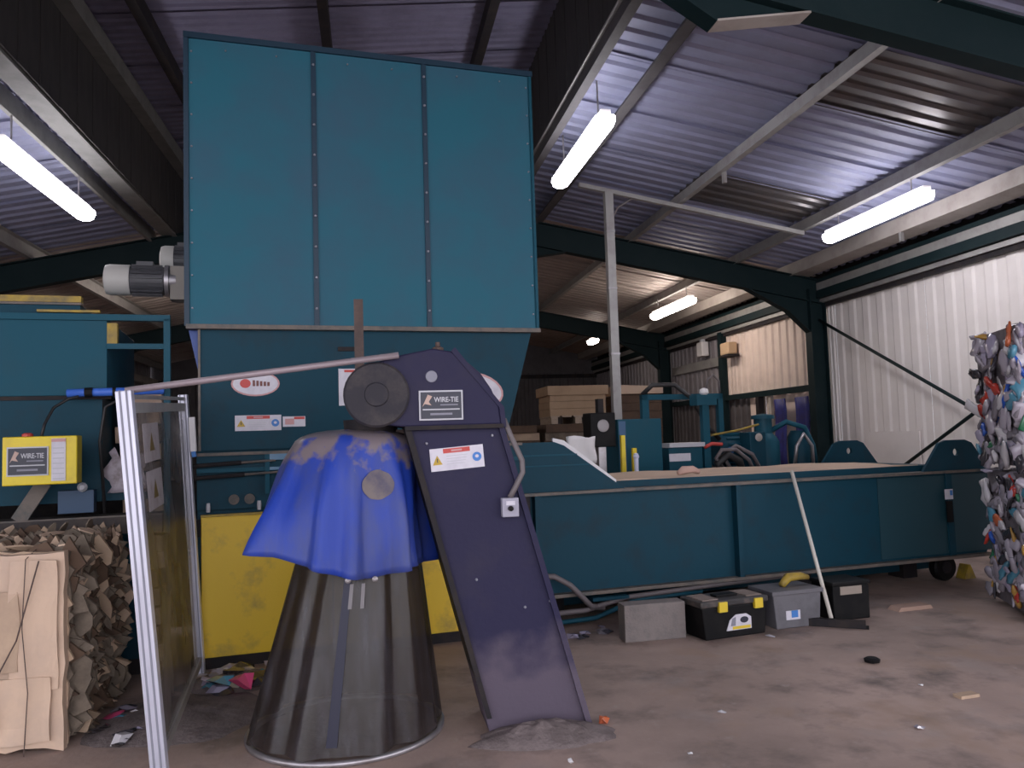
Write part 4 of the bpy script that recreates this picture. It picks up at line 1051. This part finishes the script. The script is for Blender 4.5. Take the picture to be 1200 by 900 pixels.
hp = thing('hydraulic_unit', 'teal hydraulic power unit with motor, hoses and pipework behind the baler', 'hydraulic unit', mw(0, 1.75), TH)
MB().box(2.15, 4.2, .0, .9, .0, .98).build('tank', TEALD, hp, bevel=.01)
MB().box(2.08, 2.16, .3, .36, 0, 1.86).build('frame_post', TEAL, hp)
MB().box(2.62, 2.70, -.02, .04, .98, 1.80).build('frame_post', TEAL, hp)
MB().box(3.02, 3.08, .3, .36, .98, 1.86).build('frame_post', TEAL, hp)
MB().box(2.08, 3.08, .3, .36, 1.80, 1.86).build('frame_beam', TEAL, hp)
MB().box(2.54, 2.78, -.05, .1, 1.72, 1.83).build('lamp_housing', TEAL, hp)
MB().lathe([(.03, 0), (.05, .02), (.045, .06), (.01, .075)], (2.66, 0, 1.83), 'z', 14).build('beacon', WHITE, hp)
MB().box(2.2, 2.6, -.02, .25, .98, 1.28).build('manifold', TEAL, hp, bevel=.01)
p = MB().box(2.2, 2.62, -.04, .2, 1.285, 1.33).build('manifold_cover', SILV, hp); MB().box(2.2, 2.45, -.026, -.02, 1.14, 1.22).build('plate', PAPER, hp)
MB().lathe([(.16, 0), (.18, .03), (.18, .42), (.15, .46)], (2.95, .35, 1.22), 'x', 24).build('pump_motor', TEALD, hp, 'auto')
fin = MB().box(3.05, 3.35, -.006, .006, .175, .20).mesh('fin'); fin.materials.append(TEAL)
for k in range(16): inst('fin', fin, hp, (0, .35, 1.22), (2*PI*k/16, 0, 0))
MB().lathe([(.10, 0), (.12, .02), (.12, .18), (.08, .22)], (3.44, .35, 1.22), 'x', 20).build('pump', TEAL, hp, 'auto')
MB().lathe([(.17, .98), (.17, 1.30), (.14, 1.36), (.10, 1.40), (.10, 1.56), (.13, 1.56), (.13, 1.60), (.02, 1.62)], (3.55, .25, 0), 'z', 24).build('filter_tower', TEAL, hp, 'auto')
MB().lathe([(.13, .98), (.13, 1.35), (.09, 1.42)], (3.95, .15, 0), 'z', 20).build('accumulator', TEALD, hp, 'auto')
MB().box(3.2, 3.4, .0, .2, .98, 1.42).build('valve_stack', TEALD, hp, bevel=.01)
MB().lathe([(.035, 0), (.045, -.02), (.02, -.03)], (3.3, 0, 1.36), 'y', 14).build('valve_cap', CREAM, hp)
MB().lathe([(.035, 0), (.045, -.02), (.02, -.03)], (3.0, .1, 1.22), 'y', 14).build('valve_cap', BLUEP, hp)
for k, (pts, mt, r) in enumerate((
    ([(2.85, -.05, 1.0), (2.72, -.08, 1.16), (2.78, -.1, 1.24), (2.95, -.1, 1.24), (3.12, -.08, 1.12), (3.2, -.05, .99)], HOSE, .022),
    ([(2.95, -.03, 1.0), (2.82, -.05, 1.18), (2.98, -.06, 1.28), (3.18, -.06, 1.18), (3.3, -.04, .99)], HOSE, .022),
    ([(2.80, -.06, 1.0), (2.74, -.07, 1.1), (2.86, -.09, 1.19), (3.0, -.08, 1.12), (3.05, -.05, .99)], HOSEB, .045),
    ([(2.1, .33, 1.86), (2.2, .28, 1.96), (2.45, .25, 1.96), (2.65, .22, 1.8), (2.80, .2, 1.5), (2.95, .2, 1.35)], HOSEB, .026),
    ([(3.6, .2, 1.42), (3.75, .1, 1.52), (3.95, .05, 1.45), (4.05, .05, 1.25), (4.08, .05, .99)], TEAL, .03),
    ([(3.75, .0, 1.0), (3.78, -.02, 1.25), (3.88, -.02, 1.38), (3.98, -.02, 1.25), (4.0, 0, 1.0)], STEEL, .02),
    ([(2.62, -.02, 1.27), (2.70, -.04, 1.31), (2.82, -.05, 1.30)], RED, .02),
    ([(2.88, .33, 1.86), (2.90, .3, 2.02), (2.97, .3, 2.07), (3.04, .3, 2.0), (3.06, .33, 1.84)], HOSE, .012),
    ([(2.75, .05, 1.40), (3.1, .1, 1.44), (3.4, .12, 1.50)], YELD, .012))):
    MB().tube(pts, r, 8).build('hose' if r < .04 else 'coiled_hose', mt, hp, True)

# flat-packed cardboard loads on pallets, far behind
def pallet(parent, x0, x1, y0, y1, z):
    for k in range(5):
        a_ = x0+(x1-x0)*k/5; MB().box(a_+.01, a_+(x1-x0)/5-.02, y0, y1, z+.10, z+.12).build('pallet_board', WOOD, parent)
    for k in range(3):
        xm = x0+(x1-x0)*(.08+.42*k); MB().box(xm-.05, xm+.05, y0, y1, z, z+.10).build('pallet_block', WOOD, parent)
def load(label, x0, x1, y0, y1, z, n, hl, mts, jig, lid=None):
    t = thing('cardboard_load', label, 'cardboard stack', ((x0+x1)/2, y0, z)); a_ = (x1-x0)/2; r_ = random.Random(int(x0*100))
    pallet(t, -a_, a_, 0, y1-y0, 0)
    zz = .12
    for i in range(n):
        o = MB().box(-a_+r_.uniform(0, jig), a_-r_.uniform(0, jig), r_.uniform(0, jig), y1-y0-r_.uniform(0, jig), zz, zz+hl*.96).build('flat_bundle', mts[i % len(mts)], t); zz += hl
    if lid: MB().box(-a_-.03, a_+.03, -.03, y1-y0+.03, zz-.13, zz+.01).build('cap_sheet', lid, t)
    return t
load('low wide load of flattened dark cardboard behind the hopper corner', 1.60, 2.50, 11.6, 12.5, 0, 13, .115, [CARDD, CARDD, CARD], .10)
load('dark cardboard load under the squared carton stack', 2.55, 3.52, 11.6, 12.5, 0, 12, .125, [CARDD, CARDG, CARDD], .06)
load('squared stack of new cartons with cap sheet left of the grey post', 2.64, 3.52, 11.6, 12.4, 1.62, 4, .11, [mat('carton_brown', (.40, .27, .17), .8, col2=(.32, .21, .13), scale=3)], .01, D.materials['carton_brown'])
load('dark brown load of cartons right of the grey post', 3.74, 4.42, 11.6, 12.4, 0, 15, .128, [CARDD, CARDD], .02)
o = MB().add([(-.36, -.04, 0), (.34, -.04, 0), (.42, .4, .02), (.30, .84, 0), (-.36, .84, 0), (-.36, -.04, .14), (.34, -.04, .11), (.44, .4, .09), (.30, .84, .12), (-.36, .84, .14)],
     [(4,3,2,1,0), (5,6,7,8,9), (0,1,6,5), (1,2,7,6), (2,3,8,7), (3,4,9,8), (4,0,5,9)]).build('bent_cardboard', CARDP); place(o, (4.08, 11.6, 2.045)); tag(o, 'pale bent cardboard lid on top of the load right of the grey post', 'cardboard')
# things along the far wall
o = MB().box(-.10, .10, -.18, .18, 0, .24).build('wall_heater', mat('tan_box', (.60, .42, .26), .7), None, bevel=.03); place(o, (6.86, 14.35, 2.90)); tag(o, 'tan rounded box fixed high on the far wall beside the post', 'box')
MB().box(-.12, .12, -.22, .22, -.04, 0).build('shelf', DARK, o)
MB().box(-.02, .12, -.02, .02, .0, .2).build('bracket', RUST, o)
o = MB().box(-.08, .08, -.14, .14, 0, .30).build('junction_box', WHITE, None, bevel=.02); place(o, (6.88, 15.6, 3.0)); tag(o, 'small white box fixed high in the far corner of the wall', 'box')
MB().box(-.04, .04, -.05, .05, .3, .36).build('cable_gland', SILV, o)
BTARP = mat('dark_blue_sheet', (.025, .03, .20), .6, col2=(.03, .02, .07), scale=4)
for y, w_, lab in ((12.55, .42, 'left dark blue sheet hanging on the far wall behind the hydraulic unit'), (11.85, .45, 'right dark blue sheet hanging on the far wall next to the column')):
    vs = []; fs = []
    for i in range(9):
        for j in range(7): vs.append((-.03-.03*math.sin(i*1.5)-.02*math.sin(j), (i/8-.5)*w_, j/6*1.2))
    for i in range(8):
        for j in range(6): q_ = i*7+j; fs.append((q_, q_+7, q_+8, q_+1))
    o = MB().add(vs, fs).build('hanging_sheet', BTARP, None, True); md = o.modifiers.new('thick', 'SOLIDIFY'); md.thickness = .006
    place(o, (6.90, y, .75)); tag(o, lab, 'plastic sheet')
